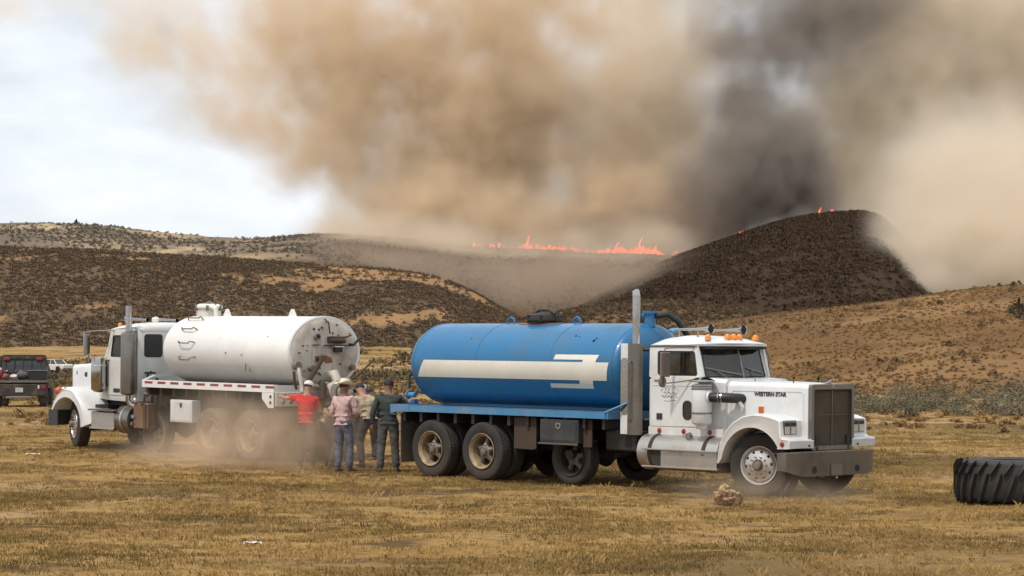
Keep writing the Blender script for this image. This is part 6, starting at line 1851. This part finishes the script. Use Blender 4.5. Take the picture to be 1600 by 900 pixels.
# ================================================================== fire
m_fire = bpy.data.materials.new('flame'); m_fire.use_nodes = True
nt_ = m_fire.node_tree; nt_.nodes.clear()
o_ = nt_.nodes.new('ShaderNodeOutputMaterial'); e_ = nt_.nodes.new('ShaderNodeEmission'); e_.inputs['Strength'].default_value = 4.2
g_ = nt_.nodes.new('ShaderNodeNewGeometry')
c_ = _mixc(nt_, _ramp(nt_, _noise(nt_, g_.outputs['Position'], .35, 3), .35, .65), (1.0, .075, .035), (1.0, .14, .055))
nt_.links.new(c_, e_.inputs['Color']); nt_.links.new(e_.outputs[0], o_.inputs['Surface'])
m_fire.cycles.emission_sampling = 'NONE'
def fire(name, pts, surf, label, hmin, hmax, step, seed, dd=3.0):
    r = random.Random(seed); mb = MB()
    for (u0, D0_, d0), (u1, D1_, d1) in zip(pts, pts[1:]):
        n = max(1, int(abs(u1 - u0) / step))
        for i in range(n):
            t = (i + r.random()) / n
            if r.random() > d0 + (d1 - d0) * t: continue
            D = D0_ + (D1_ - D0_) * t + r.uniform(-dd, dd); u = u0 + (u1 - u0) * t
            x = (u - 800) * D / F_PX; z = hill_z(surf, x, D)
            am = float(fbm(u * .045 + seed, seed, 3, 9)) * 2.4 + 1.0
            if am < .25 and r.random() < .7: continue
            h = r.uniform(hmin, hmax) * max(.25, am) * (1.8 if r.random() < .08 else 1) * (.5 + .5 * (d0 + (d1 - d0) * t)); w = r.uniform(.25, .6) * h ** .5 * .6
            a = r.uniform(0, 6.28); l = r.uniform(0, .35) * h
            mb.tube([(x, D, z - .4), (x + .1 * l, D, z + h * .25), (x + l * .4 * math.cos(a), D + .2 * math.sin(a), z + h * .6), (x + l, D, z + h)], [w * .9, w, w * .55, .03], 5)
    o = mb.build(name, m_fire, None, 80)
    tag(o, label, kind='stuff'); return o
f1 = fire('grass_fire', [(640, 985, .08), (760, 985, .15), (840, 984, .45), (900, 984, 1), (1000, 986, 1), (1058, 988, .9)], h_far, 'long orange flame front running along the ridge in the smoke', 1.0, 3.0, .7, 2)
f2 = fire('grass_fire', [(1154, 812, .9), (1167, 814, .9)], h_burn, 'small orange flame on the left shoulder of the burning hill', .8, 2.0, 2.0, 3, 2)
f3 = fire('grass_fire', [(1278, 830, .9), (1300, 832, .9)], h_burn, 'orange flame just showing over the crest of the burning hill', 1.4, 2.4, 2.0, 4, 2)
f4 = fire('grass_fire', [(1504, 300, 1), (1511, 301, 1)], h_right, 'tiny orange flame on the skyline of the golden hill at the right', 2.6, 3.4, 3, 6, 1)
# ================================================================== smoke and dust
# brown and beige billows rising behind the ridge and the burning hill
D = 1070
ochre = [P3(820, 60, D, 150, 150, 34, 1.3), P3(660, 120, D, 130, 130, 32, 1.0), P3(690, 260, D, 150, 100, 34, 1.1), P3(850, 260, D, 130, 90, 34, 1.1),
         P3(520, 60, D, 110, 110, 28, .8), P3(540, 200, D, 90, 80, 26, .8), P3(580, 310, D, 60, 60, 26, .9), P3(960, 240, D, 90, 90, 30, .7), P3(1000, 320, D - 10, 120, 60, 30, 1.2),
         P3(640, 350, D - 20, 110, 50, 30, 1.2), P3(780, 350, D - 30, 190, 60, 26, 1.3), P3(960, 365, D - 40, 150, 50, 24, 1.3), P3(600, -120, D, 420, 140, 40, .8),
         P3(900, -250, D, 500, 180, 40, .8), P3(400, 90, D, 90, 80, 26, .62), P3(280, 60, D, 100, 55, 24, .55), P3(190, 90, D, 50, 50, 22, .25), P3(60, 12, D, 160, 28, 20, .40),
         P3(360, 180, D, 90, 42, 22, .38), P3(460, 260, D, 60, 55, 22, .5), P3(1290, 250, D, 70, 80, 26, .6), P3(1090, 330, D - 40, 80, 70, 24, 1.0), P3(780, 200, D, 200, 90, 30, .6),
         P3(700, 380, 905, 110, 30, 22, 1.0), P3(830, 395, 900, 120, 36, 22, .9), P3(950, 415, 880, 100, 40, 20, .8), P3(620, 368, 930, 80, 30, 22, .9), P3(1040, 385, 900, 60, 30, 20, .5)]
pale = [P3(1500, 130, D, 150, 190, 34, .9), P3(1540, 330, D - 40, 170, 110, 34, 1.2), P3(1640, 250, D, 220, 260, 34, 1.1),
        P3(1010, 120, D - 20, 70, 110, 26, 1.3), P3(1060, 200, D, 70, 70, 24, 1.4), P3(1090, 90, D, 60, 60, 24, 1.0), P3(920, 190, D, 60, 80, 24, .9), P3(1290, 200, D - 10, 60, 60, 24, .8), P3(1340, 170, D, 80, 90, 26, 1.2), P3(1400, 300, D, 90, 120, 28, 1.1), P3(1750, 100, D, 300, 400, 34, 1.0), P3(2050, 250, D, 250, 500, 34, .9), P3(540, 365, D - 45, 40, 25, 18, .6)]
dark = [P3(1190, 235, D - 50, 62, 48, 22, 4.5), P3(1170, 300, D - 50, 80, 42, 22, 4.2), P3(1290, 40, D - 20, 95, 45, 28, 1.0), P3(1235, 275, D - 50, 50, 50, 22, 2.2),
        P3(1150, 60, D - 20, 60, 40, 26, .7), P3(1350, 0, D - 20, 90, 45, 28, .7), P3(1200, -120, D, 240, 100, 34, .9), P3(1160, 160, D - 20, 40, 36, 24, 1.0), P3(1240, 110, D - 20, 60, 40, 24, .6),
        P3(950, 350, D - 50, 90, 26, 20, .4), P3(1150, 350, D - 50, 80, 32, 20, 2.0), P3(1030, 370, D - 50, 60, 20, 18, .5), P3(600, 290, D - 20, 50, 90, 22, .2), P3(270, 50, D - 20, 70, 40, 22, .15)]
NC = (.34, .64, .36, .85)
o = smoke_volume('brown_smoke', ((-280, 860, 12), (200, 1160, 200)), (280, 60, 110), ochre, 15, 0.022, NC, smoke_mat('brown_smoke', (.966, .842, .68), 0.034, .3))
tag(o, 'tall brown smoke cloud filling the sky behind the ridge', kind='stuff')
o = smoke_volume('pale_smoke', ((-110, 950, 0), (400, 1160, 240)), (240, 44, 112), pale, 15, 0.020, (.30, .66, .6, .55), smoke_mat('pale_smoke', (.98, .905, .785), 0.038, .3))
tag(o, 'pale beige smoke drifting at the right behind the burning hill', kind='stuff')
o = smoke_volume('dark_smoke', ((-200, 960, 8), (230, 1130, 200)), (240, 40, 110), dark, 13, 0.030, (.34, .60, .25, 1.0), smoke_mat('dark_smoke', (.47, .43, .395), 0.045, .2), .3, .7)
tag(o, 'dark grey smoke column rising above the burning hill crest', kind='stuff')
# thin smoke lying in the valley in front of the ridge and over the right flank of the burning hill
low = [P3(590, 400, 720, 60, 20, 30, .5), P3(700, 415, 740, 110, 26, 36, .7), P3(850, 440, 680, 140, 40, 40, 1.3),
       P3(1000, 430, 680, 100, 36, 26, .6), P3(530, 385, 740, 40, 16, 30, .45)]
o = smoke_volume('valley_smoke', ((-110, 600, 0), (90, 860, 70)), (90, 60, 40), low, 9, 0.035, (.34, .62, .2, .9), smoke_mat('valley_smoke', (.64, .51, .395), 0.016, .2), .6, .5, .4, .03)
tag(o, 'thin grey smoke lying in the valley between the hills', kind='stuff')
flank = [P3(1480, 395, 640, 52, 60, 26, 2.6), P3(1550, 420, 640, 70, 60, 30, 3.2), P3(1630, 400, 640, 90, 80, 30, 3.2), P3(1455, 310, 660, 50, 80, 24, 1.3), P3(1550, 290, 660, 100, 100, 30, 1.6), P3(1760, 380, 640, 90, 100, 30, 2), P3(1415, 440, 620, 24, 20, 20, .7), P3(1395, 360, 650, 26, 50, 18, 1.0), P3(1428, 385, 640, 40, 50, 22, 1.9), P3(1455, 440, 620, 44, 30, 20, 1.9), P3(1370, 400, 620, 26, 40, 16, .3)]
o = smoke_volume('flank_smoke', ((85, 560, 0), (240, 730, 90)), (110, 50, 70), flank, 5, 0.04, (.34, .62, .35, .7), smoke_mat('flank_smoke', (.94, .85, .72), 0.030, .2), .6, .5, .4, .04)
tag(o, 'grey white smoke curling over the right flank of the burning hill', kind='stuff')
def dust(name, box, res, blobs, dens, label, warp=.35, ns=1.1):
    o = smoke_volume(name, box, res, blobs, warp, ns, (.30, .66, .25, .5), smoke_mat(name, (.86, .70, .53), dens), 1.0, .5, .4, .01)
    tag(o, label, kind='stuff')
dust('dust_cloud', ((-9.2, 43.2, .0), (.3, 48.0, 2.3)), (96, 50, 26),
     [P3(330, 706, 45.3, 75, 26, 1.1, 1.5), P3(400, 690, 45.2, 60, 40, 1.1, .9), P3(250, 705, 46.0, 60, 18, .9, .7), P3(460, 700, 45.0, 60, 42, 1.0, .9), P3(350, 650, 45.3, 85, 36, 1.0, .75), P3(545, 705, 45.2, 50, 35, 1.0, .35), P3(480, 665, 45.4, 60, 34, .7, .6)],
     .38, 'pale tan dust blowing round the rear wheels of the white tanker')
dust('wheel_dust', ((2.0, 35.4, -.05), (6.6, 38.2, 1.0)), (56, 34, 16),
     [P3(1180, 765, 36.6, 70, 22, .7, .8), P3(1290, 772, 36.8, 70, 16, .7, .5), P3(1100, 770, 36.6, 60, 14, .7, .4)],
     .45, 'thin dust drifting past the front wheel of the blue tanker')
